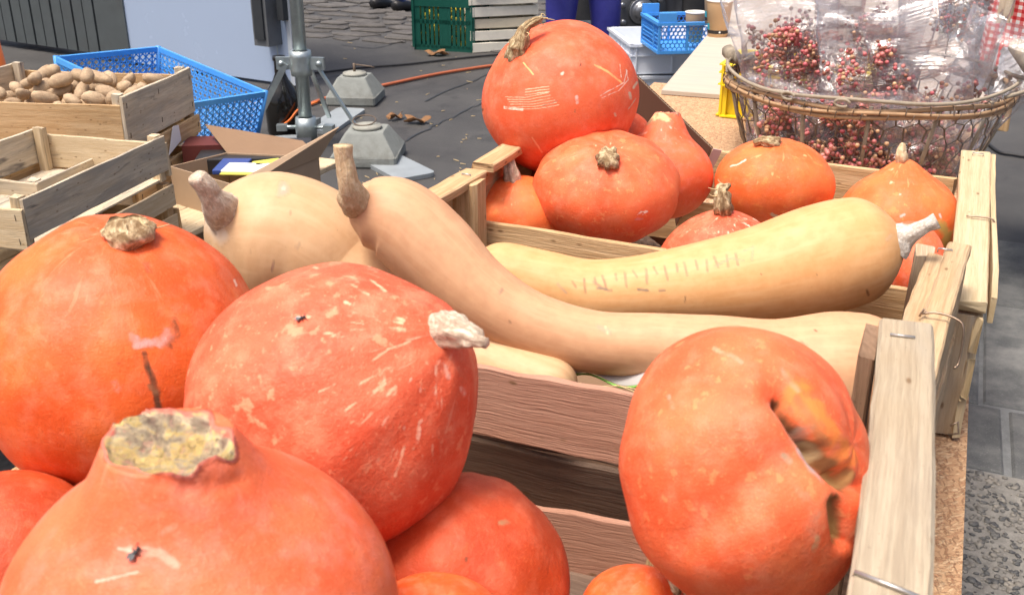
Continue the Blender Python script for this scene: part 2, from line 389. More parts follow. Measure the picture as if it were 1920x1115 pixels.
def m_squash(name, base, deep, pale, spot=.4, streak=.5, spotcol=(.95, .48, .22), rough=.50, spot_scale=7, bump=.25, bloom=.25, bloomcol=(.86, .30, .17)):
    t = NT(name); lc = t.att('lc').outputs['Vector']
    big = t.noise(lc, 1.7, 3, .5); mid = t.noise(lc, 5, 4, .6)
    c = t.mix(t.step(big, .35, .68), deep, base)
    c = t.mix(t.math('MULTIPLY', t.step(mid, .42, .75), bloom), c, bloomcol)
    sp = t.n('ShaderNodeSeparateXYZ'); t.t.links.new(lc, sp.inputs[0])
    x, y, z = sp.outputs
    # stretched speckle (long in the meridian direction) and round speckle
    cb = t.n('ShaderNodeCombineXYZ'); rho = t.math('SQRT', t.math('ADD', t.math('ADD', t.math('MULTIPLY', x, x), t.math('MULTIPLY', y, y)), .002))
    t.set(cb.inputs[0], t.math('DIVIDE', x, rho)); t.set(cb.inputs[1], t.math('DIVIDE', y, rho)); t.set(cb.inputs[2], t.math('MULTIPLY', rho, .22))
    st = t.noise(cb.outputs[0], 11, 3, .55, .3)
    brk = t.noise(lc, 6.5, 2, .5)
    stm = t.math('MULTIPLY', t.step(st, .60, .68), t.math('MULTIPLY', t.step(rho, .92, .30), t.step(brk, .42, .58)))
    stm = t.math('MULTIPLY', stm, t.step(z, .05, .45))
    c = t.mix(t.math('MULTIPLY', stm, streak, clamp=True), c, pale)
    sn = t.noise(lc, spot_scale, 3, .55, .15); sn2 = t.noise(lc, spot_scale * 2.9, 2, .5)
    sm = t.math('MULTIPLY', t.step(sn, .60, .69), spot)
    c = t.mix(sm, c, spotcol)
    c = t.mix(t.math('MULTIPLY', t.step(sn2, .66, .72), spot * .75), c, spotcol)
    pf = t.noise(lc, 75, 3, .6); c = t.mix(t.math('MULTIPLY', t.step(pf, .56, .72), .30), c, spotcol)
    c = t.mix(t.math('MULTIPLY', t.step(pf, .44, .30), .30), c, tuple(a * .62 for a in deep))
    pat = t.noise(lc, 2.6, 5, .7, .8); c = t.mix(t.math('MULTIPLY', t.step(pat, .54, .66), .22), c, tuple(a * .75 for a in deep))
    # freckles of corky brown
    fr = t.noise(lc, 30, 2, .5); c = t.mix(t.math('MULTIPLY', t.step(fr, .735, .775), .6), c, (.30, .13, .06))
    mk = t.att('markc').outputs['Color']; mf = t.att('markf').outputs['Fac']
    mn = t.math('MULTIPLY_ADD', t.math('ADD', t.noise(lc, 21, 4, .7), t.math('MULTIPLY', t.noise(lc, 60, 2, .5), .4)), 1.1, -.75)
    mf = t.math('MULTIPLY', t.step(t.math('ADD', mf, mn), .12, .62), t.math('MULTIPLY', mf, 1.15, clamp=True))
    c = t.mix(mf, c, mk)
    # torn corky flesh where the stem broke off
    sc = t.att('scar').outputs['Fac']; n1 = t.noise(lc, 5.5, 6, .68, .6); n2 = t.noise(lc, 19, 6, .72, .5)
    fl = t.ramp(n1, [(.36, (.22, .14, .10)), (.44, (.42, .33, .23)), (.50, (.60, .48, .31)), (.56, (.78, .58, .22)), (.64, (.48, .33, .20))])
    fl = t.mix(t.step(n2, .60, .70), fl, (.13, .07, .04)); fl = t.mix(t.math('MULTIPLY', t.step(n2, .42, .34), .6), fl, (.66, .52, .44))
    edge = t.math('ADD', sc, t.math('MULTIPLY_ADD', n1, .9, -.45))
    c = t.mix(t.math('MULTIPLY', t.math('MULTIPLY', t.step(sc, .02, .12), t.step(sc, .7, .45)), .55), c, (.66, .22, .19))
    c = t.mix(t.math('MULTIPLY', t.step(edge, .26, .44), t.math('MULTIPLY_ADD', t.step(n2, .30, .46), .35, .65)), c, fl)
    fine = t.noise(lc, 26, 4, .65)
    nb = t.bump(pf, .35, .0008); nb = t.bump(fine, bump, .0022, nb); nb = t.bump(st, .14, .002, nb); nb = t.bump(sm, .3, .0006, nb); nb = t.bump(t.math('MULTIPLY', t.math('ADD', n1, n2), sc), 1.0, .006, nb)
    t.B(Base_Color=c, Roughness=t.math('ADD', t.math('MULTIPLY_ADD', fine, .22, rough - .08), t.math('MULTIPLY', mf, .3)), Normal=nb)
    t.b.inputs['Specular IOR Level'].default_value = .36
    t.b.inputs['Subsurface Weight'].default_value = .06
    t.b.inputs['Subsurface Radius'].default_value = (.012, .004, .002)
    t.b.inputs['Subsurface Scale'].default_value = .5
    return t.m
K_RED = m_squash('kuri_rind_red', (.80, .165, .034), (.74, .100, .018), (.92, .50, .28), .20, .3, (.90, .30, .12), bloom=.45)
K_ROSE = m_squash('kuri_rind_rose', (.82, .155, .06), (.78, .105, .035), (.95, .50, .28), .15, .2, (.90, .32, .16), bloom=.6, bloomcol=(.86, .25, .15))
K_ORANGE = m_squash('kuri_rind_orange', (.84, .205, .055), (.80, .14, .032), (.95, .55, .25), .30, .45, (.95, .38, .10))
K_PALE = m_squash('kuri_rind_speckled', (.77, .150, .068), (.70, .095, .038), (.92, .52, .34), .55, .45, (.90, .40, .22), spot_scale=7.5, bloom=.55, bump=.4)
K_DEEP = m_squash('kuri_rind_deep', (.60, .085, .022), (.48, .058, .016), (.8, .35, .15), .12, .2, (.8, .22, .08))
K_LIGHT = m_squash('kuri_rind_light_orange', (.83, .19, .07), (.80, .12, .04), (.94, .55, .30), .35, .3, (.92, .40, .16), spot_scale=9, bloom=.45)
K_SALMON = m_squash('kuri_rind_salmon', (.83, .185, .07), (.80, .13, .045), (.95, .55, .35), .12, .15, (.92, .36, .18), bloom=.55, rough=.48, bloomcol=(.86, .26, .18))
def m_butter(name, a, b, hi):
    t = NT(name); lc = t.att('lc').outputs['Vector']   # lc: (angle vector, length)
    n = t.noise(lc, 3.5, 4, .6); l = t.noise(t.mapping(lc, (7, 7, .9)), 1, 4, .55, .3)
    c = t.mix(t.step(n, .32, .7), a, b); c = t.mix(t.math('MULTIPLY', t.step(l, .45, .7), .55), c, hi)
    f = t.noise(t.mapping(lc, (90, 90, 34)), 1, 3, .6)
    c = t.mix(t.math('MULTIPLY', t.step(f, .62, .75), .35), c, tuple(x * .72 for x in a))
    fr = t.noise(lc, 38, 2, .5); c = t.mix(t.math('MULTIPLY', t.step(fr, .745, .78), .7), c, (.20, .12, .05))
    c = t.mix(t.att('markf').outputs['Fac'], c, t.att('markc').outputs['Color'])
    t.B(Base_Color=c, Roughness=.52, Normal=t.bump(f, .25, .0007)); t.b.inputs['Specular IOR Level'].default_value = .35
    t.b.inputs['Subsurface Weight'].default_value = .05; t.b.inputs['Subsurface Radius'].default_value = (.012, .006, .002); t.b.inputs['Subsurface Scale'].default_value = .5
    return t.m
BN_TAN = m_butter('butternut_tan', (.56, .345, .18), (.62, .40, .22), (.65, .44, .25))
BN_PINK = m_butter('butternut_pink_tan', (.58, .315, .17), (.64, .365, .20), (.67, .40, .23))
BN_YEL = m_butter('butternut_yellow', (.65, .34, .135), (.70, .395, .175), (.73, .45, .22))
def m_stem(name, a, b, dk):
    t = NT(name); uv = t.n('ShaderNodeUVMap', uv_map='uv').outputs[0]; o = t.obj()
    n = t.noise(t.mapping(uv, (90, 420, 1)), 1, 4, .65, 1.2); m = t.noise(o, 130, 4, .65, .8)
    k = t.math('ADD', t.math('MULTIPLY', n, .5), t.math('MULTIPLY', m, .5))
    c = t.mix(t.step(k, .42, .60), dk, a); c = t.mix(t.step(k, .54, .68), c, b)
    t.B(Base_Color=c, Roughness=.9, Normal=t.bump(k, 1.0, .003)); t.b.inputs['Specular IOR Level'].default_value = .15
    return t.m
STEM = m_stem('corky_stem', (.60, .47, .28), (.80, .69, .48), (.24, .155, .08))
STEM_PALE = m_stem('pale_corky_stem', (.64, .55, .42), (.78, .71, .58), (.40, .30, .22))
STEM_BN = m_stem('butternut_stem', (.70, .56, .36), (.80, .69, .49), (.54, .39, .23))
STEM_P2 = m_stem('pale_butternut_stem', (.70, .60, .47), (.82, .75, .63), (.50, .39, .29))
STEM_WHITE = m_stem('whitish_butternut_stem', (.66, .62, .55), (.80, .76, .70), (.42, .36, .30))
SCAR = m_stem('stem_scar', (.52, .40, .20), (.80, .62, .26), (.20, .12, .10))

# ------------------------------------------------------------------ fruit builders
def seg_dist(px, py, poly):
    d = np.full(len(px), 1e9)
    for (x0, y0), (x1, y1) in zip(poly[:-1], poly[1:]):
        dx, dy = x1 - x0, y1 - y0; L = dx * dx + dy * dy + 1e-9
        t = np.clip(((px - x0) * dx + (py - y0) * dy) / L, 0, 1)
        d = np.minimum(d, np.hypot(px - x0 - t * dx, py - y0 - t * dy))
    return d
def grid_faces(nu, nv):
    i = np.arange(nv - 1)[:, None]; k = np.arange(nu)[None, :]; k2 = (k + 1) % nu
    return np.stack([i * nu + k + 0 * i, (i + 1) * nu + k, (i + 1) * nu + k2, i * nu + k2], -1).reshape(-1, 4)
def grid_normals(V, nu, nv):
    G = V.reshape(nv, nu, 3); du = np.roll(G, -1, 1) - np.roll(G, 1, 1)
    dv = np.empty_like(G); dv[1:-1] = G[2:] - G[:-2]; dv[0] = G[1] - G[0]; dv[-1] = G[-1] - G[-2]
    N = np.cross(dv, du); N /= (np.linalg.norm(N, axis=2, keepdims=True) + 1e-12); N = N.reshape(-1, 3)
    c = V.mean(0)
    if ((V - c) * N).sum() < 0: N = -N
    return N
def paint(V, N, marks, seed=0, V0=None):
    """corky scars, dirt, bruises and crease shade as a colour that stays on the rind"""
    col = np.zeros((len(V), 4)); col[:, 3] = 1; f = np.zeros(len(V))
    if not marks: return col, f
    V0 = V if V0 is None else V0; px, py, z = proj(V0); front = ((V0 - CAM) * N).sum(1) < 0
    jx = snoise(V, 420, seed + 5, 2); jy = snoise(V, 130, seed + 6, 2)
    br = np.clip(.15 + 1.6 * snoise(V, 260, seed + 8, 3), 0, 1)
    for mk_ in marks:
        poly, w, c, s = mk_[:4]
        if len(poly) == 1: poly = [poly[0], (poly[0][0] + .1, poly[0][1])]
        d = seg_dist(px + jy * w * .35, py + jx * w * .35, poly) / w
        a = np.clip(np.clip(1.5 - d * 1.25, 0, 1) * s * front * np.clip(1 + .35 * jx, 0, 1.2), 0, 1) * (br if len(mk_) > 4 else 1)
        col[:, :3] = col[:, :3] * (1 - a[:, None]) + np.array(c) * a[:, None]
        f = f * (1 - a) + a
    m = f > 1e-4; col[m, :3] /= f[m, None]
    return col, f
def make_body(name, V, nu, nv, mat, parent, lc, col, f, caps=True, scar=None):
    o0 = np.array(wloc(parent)); me = bpy.data.meshes.new(name); F = grid_faces(nu, nv).tolist()
    if caps: F.append(list(range(nu))); F.append(list(range((nv - 1) * nu, nv * nu))[::-1])
    me.from_pydata((V - o0).tolist(), [], F); me.materials.append(mat)
    a = me.attributes.new('lc', 'FLOAT_VECTOR', 'POINT'); a.data.foreach_set('vector', lc.ravel())
    b = me.attributes.new('markc', 'FLOAT_COLOR', 'POINT'); b.data.foreach_set('color', col.ravel())
    c = me.attributes.new('markf', 'FLOAT', 'POINT'); c.data.foreach_set('value', f)
    d = me.attributes.new('scar', 'FLOAT', 'POINT'); d.data.foreach_set('value', np.zeros(len(V)) if scar is None else scar)
    me.polygons.foreach_set('use_smooth', [True] * len(me.polygons)); me.update()
    return link(name, me, parent)
def catmull(P, n):
    P = np.asarray(P, float); m = len(P); out = []
    T = np.linspace(0, m - 1, n)
    for t in T:
        i = min(int(t), m - 2); u = t - i
        p0, p1, p2, p3 = P[max(i - 1, 0)], P[i], P[i + 1], P[min(i + 2, m - 1)]
        if i == 0: p0 = 2 * p1 - p2
        if i == m - 2: p3 = 2 * p2 - p1
        out.append(.5 * (2 * p1 + (p2 - p0) * u + (2 * p0 - 5 * p1 + 4 * p2 - p3) * u * u + (3 * p1 - p0 - 3 * p2 + p3) * u ** 3))
    return np.array(out)

def squash(label, bbox, z, axis, mat, group=None, asp=.92, neck=0., nw=.35, ribs=0, ramp=.02, lump=.012, dimple=.04, bdimple=.04,
           seed=1, res=(120, 90), stem=None, smat=None, marks=(), dents=(), bend=(0, 0), flat_top=0., taper=0, rough_top=0):
    """a hokkaido squash: body (neck towards axis), stem; sized so that it spans bbox at distance z"""
    nu, nv = res; th = np.linspace(.03, math.pi - .03, nv)[:, None]; ph = np.linspace(0, 2 * math.pi, nu, endpoint=False)[None, :]
    s = np.sin(th); r = 1 + neck * np.exp(-(th / nw) ** 2) - dimple * np.exp(-(th / .22) ** 2) - bdimple * np.exp(-((math.pi - th) / .3) ** 2)
    r = r * (1 + ramp * np.cos(ribs * ph + seed) * s ** .7 * np.ones_like(th))
    sh = 1 - taper * np.clip(np.cos(th), 0, 1)
    x = r * s * sh * np.cos(ph); y = r * s * sh * np.sin(ph); zz = r * np.cos(th) * asp * np.ones_like(ph)
    inside = np.clip((zz - flat_top + .055 * np.cos(2 * ph + 1) + .03 * np.cos(5 * ph) + .02 * np.cos(9 * ph + 2)) * 9, 0, 1) if flat_top else 0 * zz
    if flat_top: zz = np.where(zz > flat_top, flat_top - (zz - flat_top) * .25 * (rough_top > 0), zz)
    scar = inside.ravel() if rough_top else None
    L = np.stack([x, y, zz], -1).reshape(-1, 3)
    if rough_top: ir_ = inside.ravel(); L[:, 2] += (ir_ * (snoise(L, 9, seed, 4) * .9 - .35) + .55 * np.exp(-((ir_ - .22) / .16) ** 2) * (1 + .5 * snoise(L, 6, seed + 2, 2))) * rough_top
    L *= (1 + lump * snoise(L, 2.6, seed, 3) + lump * .16 * snoise(L, 12, seed + 9, 2))[:, None]
    hgt = np.clip(L[:, 2] - .3, 0, None); L[:, 0] += bend[0] * hgt ** 2; L[:, 1] += bend[1] * hgt ** 2
    lc = L.copy()
    Z = nrm(axis); X = nrm(np.cross(UP + .01 * RT, Z)) if abs(UP @ Z) < .98 else nrm(np.cross(Z, FW)); Yv = np.cross(Z, X)
    W0 = L[:, :1] * X + L[:, 1:2] * Yv + L[:, 2:] * Z
    tcx, tcy = (bbox[0] + bbox[2]) / 2, (bbox[1] + bbox[3]) / 2; tw, thh = bbox[2] - bbox[0], bbox[3] - bbox[1]
    cen = U(tcx, tcy, z); sx = sy = tw / 2 / FPX * z
    for it in range(12):
        a = W0 @ RT; b = W0 @ UP; c = W0 @ FW; sz = (sx * sy) ** .5
        V = cen + np.outer(a * sx, RT) + np.outer(b * sy, UP) + np.outer(c * sz, FW)
        px, py, _ = proj(V)
        sx *= tw / (px.max() - px.min()); sy *= thh / (py.max() - py.min())
        q = sx / sy
        if q > 1.3: sx = sy * 1.3
        if q < 1 / 1.3: sy = sx * 1.3
        cen = cen + RT * (tcx - (px.max() + px.min()) / 2) / FPX * z - UP * (tcy - (py.max() + py.min()) / 2) / FPX * z
    a = W0 @ RT; b = W0 @ UP; c = W0 @ FW
    V = cen + np.outer(a * sx, RT) + np.outer(b * sy, UP) + np.outer(c * sz, FW)
    N = grid_normals(V, nu, nv)
    px, py, zd = proj(V); front = ((V - CAM) * N).sum(1) < .02
    Vp, Np = V.copy(), N.copy()
    for poly, wd, dep in dents:
        d = seg_dist(px + snoise(V, 90, seed, 2) * wd * .12, py + snoise(V, 90, seed + 1, 2) * wd * .12, poly) / wd
        V = V - N * (dep * np.exp(-d ** 2) * front)[:, None]
    N = grid_normals(V, nu, nv)
    col, f = paint(V, Np, marks, seed, Vp)
    root = thing('squash', label, 'squash', cen - np.array([0, 0, sz * .9]), group)
    make_body('rind', V, nu, nv, mat, root, lc, col, f, scar=scar)
    top = V[:nu].mean(0); zt = proj(top[None])[2][0]
    if stem:
        P = np.array([U(q[0], q[1], zt - q[3]) for q in stem['path']]); rad = np.array([q[2] / FPX * z for q in stem['path']])
        P = np.vstack([P[0] - nrm(P[1] - P[0]) * rad[0] * .25, P]); rad = np.concatenate([[rad[0] * .95], rad])
        n = stem.get('n', 28); PP = catmull(np.hstack([P, rad[:, None]]), n)
        b_ = MB(); nn = 28; lob = stem.get('lobes', 6); la = stem.get('lamp', .10)
        cl = PP[:, :3]; rr = PP[:, 3]
        # round the tip
        V2 = []; t0 = nrm(cl[1] - cl[0]); a0 = np.array([0, 0, 1.]) if abs(t0[2]) < .9 else np.array([1., 0, 0]); nx = nrm(np.cross(t0, a0))
        for i in range(n):
            tt = nrm(cl[min(i + 1, n - 1)] - cl[max(i - 1, 0)]); nx = nrm(nx - tt * (nx @ tt)); ny = np.cross(tt, nx)
            for k in range(nn):
                a_ = 2 * math.pi * k / nn; q = rr[i] * (1 + la * math.cos(lob * a_ + i * .12))
                if i == n - 1: q *= .6
                V2.append(cl[i] + nx * math.cos(a_) * q + ny * math.sin(a_) * q)
        V2 = np.array(V2); r0 = rr.mean(); ctr = np.repeat(cl, nn, 0)
        dis = stem.get('rough', .16) * snoise((V2 - V2[0]) / r0, 3.2, seed + 3, 3)
        V2 = V2 + (V2 - ctr) * dis[:, None]
        uv = []; F = []
        for i in range(n - 1):
            for k in range(nn):
                k2 = (k + 1) % nn; F.append((i * nn + k, i * nn + k2, (i + 1) * nn + k2, (i + 1) * nn + k))
                uv.append([(i * .002, k * .0012), (i * .002, (k + 1) * .0012), ((i + 1) * .002, (k + 1) * .0012), ((i + 1) * .002, k * .0012)])
        F.append(tuple((n - 1) * nn + k for k in range(nn))); uv.append(None); F.append(tuple(range(nn))[::-1]); uv.append(None)
        b_.add(V2, F, uv, True); st = b_.build('stem', smat or STEM, root)
        for fi, fb in enumerate(stem.get('fibres', [])):
            q = MB(); pts = catmull(np.array([U(a[0], a[1], zt - a[2]) for a in fb]), 10)
            q.tube(pts, list(np.linspace(.0009, .0004, 10)), 5); q.build('fibre', STRAW, st)
    return root, V, N, zt

def long_squash(label, path, mat, seed=1, stem=None, smat=None, marks=(), group=None, nu=96, nv=150, lobes=0, lamp=0, endr=(1, 1)):
    P = np.array([U(a, b, c) for a, b, c, d in path]); rad = np.array([d / FPX * c for a, b, c, d in path])
    C4 = catmull(np.hstack([P, rad[:, None]]), nv); cl = C4[:, :3]; rr = C4[:, 3].copy()
    L = np.concatenate([[0], np.cumsum(np.linalg.norm(np.diff(cl, axis=0), axis=1))]); T = L[-1]
    for e, (a, kf) in enumerate(((L, endr[0]), (T - L, endr[1]))):
        R0 = (rr[:nv // 6].mean() if e == 0 else rr[-nv // 6:].mean()) * kf
        u = np.clip(a / R0, 0, 1); rr = rr * np.sqrt(np.clip(1 - (1 - u) ** 2.2, 0, 1)) + 0.0015
    V = []; lcs = []; t0 = nrm(cl[1] - cl[0]); nx = nrm(np.cross(t0, [0, 0, 1.]))
    ph = np.linspace(0, 2 * math.pi, nu, endpoint=False)
    for i in range(nv):
        t = nrm(cl[min(i + 1, nv - 1)] - cl[max(i - 1, 0)]); nx = nrm(nx - t * (nx @ t)); ny = np.cross(t, nx)
        q = rr[i] * (1 + lamp * np.cos(lobes * ph))
        V.append(cl[i] + np.outer(np.cos(ph) * q, nx) + np.outer(np.sin(ph) * q, ny))
        lcs.append(np.stack([np.cos(ph) + seed, np.sin(ph), np.full(nu, L[i] / .05)], -1))
    V = np.concatenate(V); lc = np.concatenate(lcs)
    ctr = np.repeat(cl, nu, 0); V = V + (V - ctr) * (.018 * snoise(V, 22, seed, 3))[:, None]
    N = grid_normals(V, nu, nv); ctrn = V - ctr; sg = np.sign((ctrn * N).sum(1)); sg[sg == 0] = 1; N = N * sg[:, None]
    col, f = paint(V, N, marks, seed)
    root = thing('butternut_squash', label, 'squash', cl[nv // 2] - np.array([0, 0, rr[nv // 2]]), group)
    make_body('rind', V, nu, nv, mat, root, lc, col, f)
    if stem:
        n = 30; Q = catmull(np.array([[*U(a, b, c), d / FPX * c] for a, b, c, d in stem]), n); b_ = MB(); nn = 30
        t0 = nrm(Q[1, :3] - Q[0, :3]); nx = nrm(np.cross(t0, [.1, .2, 1.])); V2 = []
        for i in range(n):
            t = nrm(Q[min(i + 1, n - 1), :3] - Q[max(i - 1, 0), :3]); nx = nrm(nx - t * (nx @ t)); ny = np.cross(t, nx)
            for k in range(nn):
                a_ = 2 * math.pi * k / nn; q = Q[i, 3] * (1 + .09 * abs(math.cos(2.5 * a_)) ** .7 - .04)
                V2.append(Q[i, :3] + nx * math.cos(a_) * q + ny * math.sin(a_) * q)
        V2 = np.array(V2); V2 += (V2 - np.repeat(Q[:, :3], nn, 0)) * (.06 * snoise(V2, 200, seed, 2))[:, None]
        F = [(i * nn + k, i * nn + (k + 1) % nn, (i + 1) * nn + (k + 1) % nn, (i + 1) * nn + k) for i in range(n - 1) for k in range(nn)]
        uv = [[(i * .0025, k * .0014), (i * .0025, (k + 1) * .0014), ((i + 1) * .0025, (k + 1) * .0014), ((i + 1) * .0025, k * .0014)] for i in range(n - 1) for k in range(nn)]
        F.append(tuple((n - 1) * nn + k for k in range(nn))); uv.append(None)
        b_.add(V2, F, uv, True); b_.build('stem', smat or STEM_BN, root)
    return root, V, N

# ================================================================== THE SETTING
def flat(name, mat, pts, z, kind='structure', parent=None):
    b = MB(); b.add([(p[0], p[1], z) for p in pts], [tuple(range(len(pts)))]); o = b.build(name, mat, parent)
    if kind and parent is None: o['kind'] = kind
    return o
ground = flat('ground', ASPHALT, [(-150, -150), (150, -150), (150, 150), (-150, 150)], 0)
# shallow cracks and seams in the asphalt
def seam(pts, wd=.006, name='asphalt_seam'):
    P = [A(x, y, 0) for x, y in pts]; Q = []
    for p, q in zip(P[:-1], P[1:]):
        for k in range(8): Q.append(p + (q - p) * k / 8 + np.array([rng.normal(0, .008), rng.normal(0, .008), 0]))
    Q.append(P[-1]); b = MB(); V = []
    for i, p in enumerate(Q):
        t = nrm(Q[min(i + 1, len(Q) - 1)] - Q[max(i - 1, 0)]); n = np.array([-t[1], t[0], 0]) * wd * rng.uniform(.5, 1.2)
        V += [p + n + [0, 0, .004], p - n + [0, 0, .004]]
    b.add(V, [(2 * i, 2 * i + 2, 2 * i + 3, 2 * i + 1) for i in range(len(Q) - 1)]); return b.build(name, DARKMET, ground)
for sm_ in ([(745, 270), (770, 262), (840, 225), (910, 190)], [(640, 85), (700, 92), (760, 78)], [(800, 190), (915, 140)], [(590, 150), (700, 130)]): seam(sm_)

# old cobbled strip behind the stall: every stone apart
def stone(name, cx, cy, a, b, h, mat, parent, n=7, rz=0, z0=0):
    th = np.sort(rng.uniform(0, 2 * math.pi, n) * .25 + np.linspace(0, 2 * math.pi, n, endpoint=False) * .98)
    m = MB(); V = []
    for z, k in ((z0 - .01, 1.0), (z0 + h * .6, .98), (z0 + h, .84)):
        for t in th:
            x, y = a * k * math.copysign(abs(math.cos(t)) ** .7, math.cos(t)), b * k * math.copysign(abs(math.sin(t)) ** .7, math.sin(t))
            V.append((cx + x * math.cos(rz) - y * math.sin(rz), cy + x * math.sin(rz) + y * math.cos(rz), z + (0 if z < h else rng.normal(0, .002))))
    F = [(i * n + k, i * n + (k + 1) % n, (i + 1) * n + (k + 1) % n, (i + 1) * n + k) for i in range(2) for k in range(n)] + [tuple(2 * n + k for k in range(n))]
    m.add(V, F); return m.build(name, mat, parent)
e0, e1 = A(560, 72, 0), A(780, 90, 0)
dirx = nrm(e1 - e0); diry = np.array([-dirx[1], dirx[0], 0])
for j in range(13):
    yy = .12 + j * .215; x = -1.6 + rng.uniform(-.1, .1)
    while x < 4.6:
        wdt = rng.uniform(.10, .24); c = e0 + dirx * (x + wdt) + diry * (yy + rng.normal(0, .018)); x += 2 * wdt + .012
        stone('cobblestone', c[0], c[1], wdt * .97, rng.uniform(.075, .106), rng.uniform(.008, .022), COBBLE, ground, 8, math.atan2(dirx[1], dirx[0]) + rng.normal(0, .12))

# pavement to the right of the stall: slabs and exposed pebbles
pav = flat('pavement', MORTAR, [(.0, 1.2), (1.6, 1.2), (1.6, 4.05), (.0, 4.05)], .026)
def slab(x0, x1, y0, y1):
    m = MB(); g = .008; e = lambda: rng.normal(0, .003)
    V = [(x + e(), y + e(), z) for z in (.0, .028) for x, y in ((x0 + g, y0 + g), (x1 - g, y0 + g), (x1 - g, y1 - g), (x0 + g, y1 - g))]
    V += [(V[4 + k][0] + (.006 if k in (0, 3) else -.006), V[4 + k][1] + (.006 if k < 2 else -.006), .033) for k in range(4)]
    m.add(V, [(0, 1, 5, 4), (1, 2, 6, 5), (2, 3, 7, 6), (3, 0, 4, 7), (4, 5, 9, 8), (5, 6, 10, 9), (6, 7, 11, 10), (7, 4, 8, 11), (8, 9, 10, 11)])
    m.build('paving_slab', SLAB, pav)
pp = A(1883, 900, 0); p2 = A(1850, 780, 0)
ya, yb, yc = A(1880, 912, 0)[1], A(1880, 785, 0)[1], 4.05
for x0, x1 in ((-.0, pp[0]), (pp[0], pp[0] + .42), (pp[0] + .42, pp[0] + .84), (pp[0] + .84, 1.6)): slab(x0, x1, ya, yb)
xk = A(1838, 650, 0)[0]
for x0, x1 in ((0, xk), (xk, xk + .6), (xk + .6, 1.6)):
    slab(x0, x1, yb, yb + .72); slab(x0 , x1, yb + .72, yc)
flat('pebble_bed', PEBBLE, [(.0, 1.2), (1.6, 1.2), (1.6, ya), (.0, ya)], .030, parent=pav)
pm = MB()
ico = None
def icoverts():
    g = (1 + 5 ** .5) / 2; V = [(-1, g, 0), (1, g, 0), (-1, -g, 0), (1, -g, 0), (0, -1, g), (0, 1, g), (0, -1, -g), (0, 1, -g), (g, 0, -1), (g, 0, 1), (-g, 0, -1), (-g, 0, 1)]
    F = [(0, 11, 5), (0, 5, 1), (0, 1, 7), (0, 7, 10), (0, 10, 11), (1, 5, 9), (5, 11, 4), (11, 10, 2), (10, 7, 6), (7, 1, 8), (3, 9, 4), (3, 4, 2), (3, 2, 6), (3, 6, 8), (3, 8, 9), (4, 9, 5), (2, 4, 11), (6, 2, 10), (8, 6, 7), (9, 8, 1)]
    return np.array(V) / np.linalg.norm(V[0]), F
IV, IF = icoverts()
def ico2():
    V = [tuple(v) for v in IV]; F = []; mid = {}
    def m(a, b):
        k = (min(a, b), max(a, b))
        if k not in mid: mid[k] = len(V); V.append(tuple(nrm((np.array(V[a]) + np.array(V[b])) / 2)))
        return mid[k]
    for a, b, c in IF:
        ab, bc, ca = m(a, b), m(b, c), m(c, a); F.extend([(a, ab, ca), (b, bc, ab), (c, ca, bc), (ab, bc, ca)])
    return np.array(V), F
JV, JF = ico2()
for k in range(3000):
    x, y = rng.uniform(.1, .75), rng.uniform(1.45, ya - .01); r = rng.uniform(.0025, .0075) * (1.5 if rng.random() < .12 else 1); a = rng.uniform(0, 3.14)
    q = IV * [r * rng.uniform(1, 1.5), r, r * .45]; q = np.stack([q[:, 0] * math.cos(a) - q[:, 1] * math.sin(a), q[:, 0] * math.sin(a) + q[:, 1] * math.cos(a), q[:, 2]], -1)
    pm.add(q + [x, y, .031], IF, None, True)
o = pm.build('pebbles', PEBS, pav); o['kind'] = 'stuff'

# ================================================================== THE STALL TABLE
table = thing('stall_table', 'long chipboard trestle table top carrying the squash crates and the wire basket', 'table', (-.33, 1.9, 0))
tp = MB(); tp.add([(x, y, z) for z in (TABLE_Z - .022, TABLE_Z) for x, y in ((-.66, .05), (.081, .05), (.083, 2.95), (-.80, 2.95))],
                  [(3, 2, 1, 0), (4, 5, 6, 7), (0, 1, 5, 4), (1, 2, 6, 5), (2, 3, 7, 6), (3, 0, 4, 7)])
tp.build('tabletop', CHIP, table)
for x in (-.58, -.02):
    for y in (.3, 2.7):
        m = MB(); m.tube([(x - .03, y, TABLE_Z - .022), (x, y, 0)], .018, 10); m.build('leg', STEEL, table)
pl = thing('plywood_sheet', 'greyish plywood sheet laid over the far end of the table under the paper cup', 'board', (-.7, 3.2, TABLE_Z))
m = MB(); c1, c2, c3 = A(1240, 170, TABLE_Z + .012), A(1335, 55, TABLE_Z + .012), A(1420, 195, TABLE_Z + .012)
d = (c2 - c1) * 2.2; q = [c1, (.12, 2.82, 0), np.array([.12, 2.82, 0]) + d, c1 + d]
m.add([(p[0], p[1], z) for z in (TABLE_Z + .002, TABLE_Z + .013) for p in q], [(3, 2, 1, 0), (4, 5, 6, 7), (0, 1, 5, 4), (1, 2, 6, 5), (2, 3, 7, 6), (3, 0, 4, 7)])
m.build('sheet', PLY, pl)
for x, y in ((-.8, 4.6), (.0, 4.6), (-.6, 3.1)):
    m = MB(); m.tube([(x, y, TABLE_Z), (x, y, 0)], .018, 10); m.build('leg', STEEL, pl)

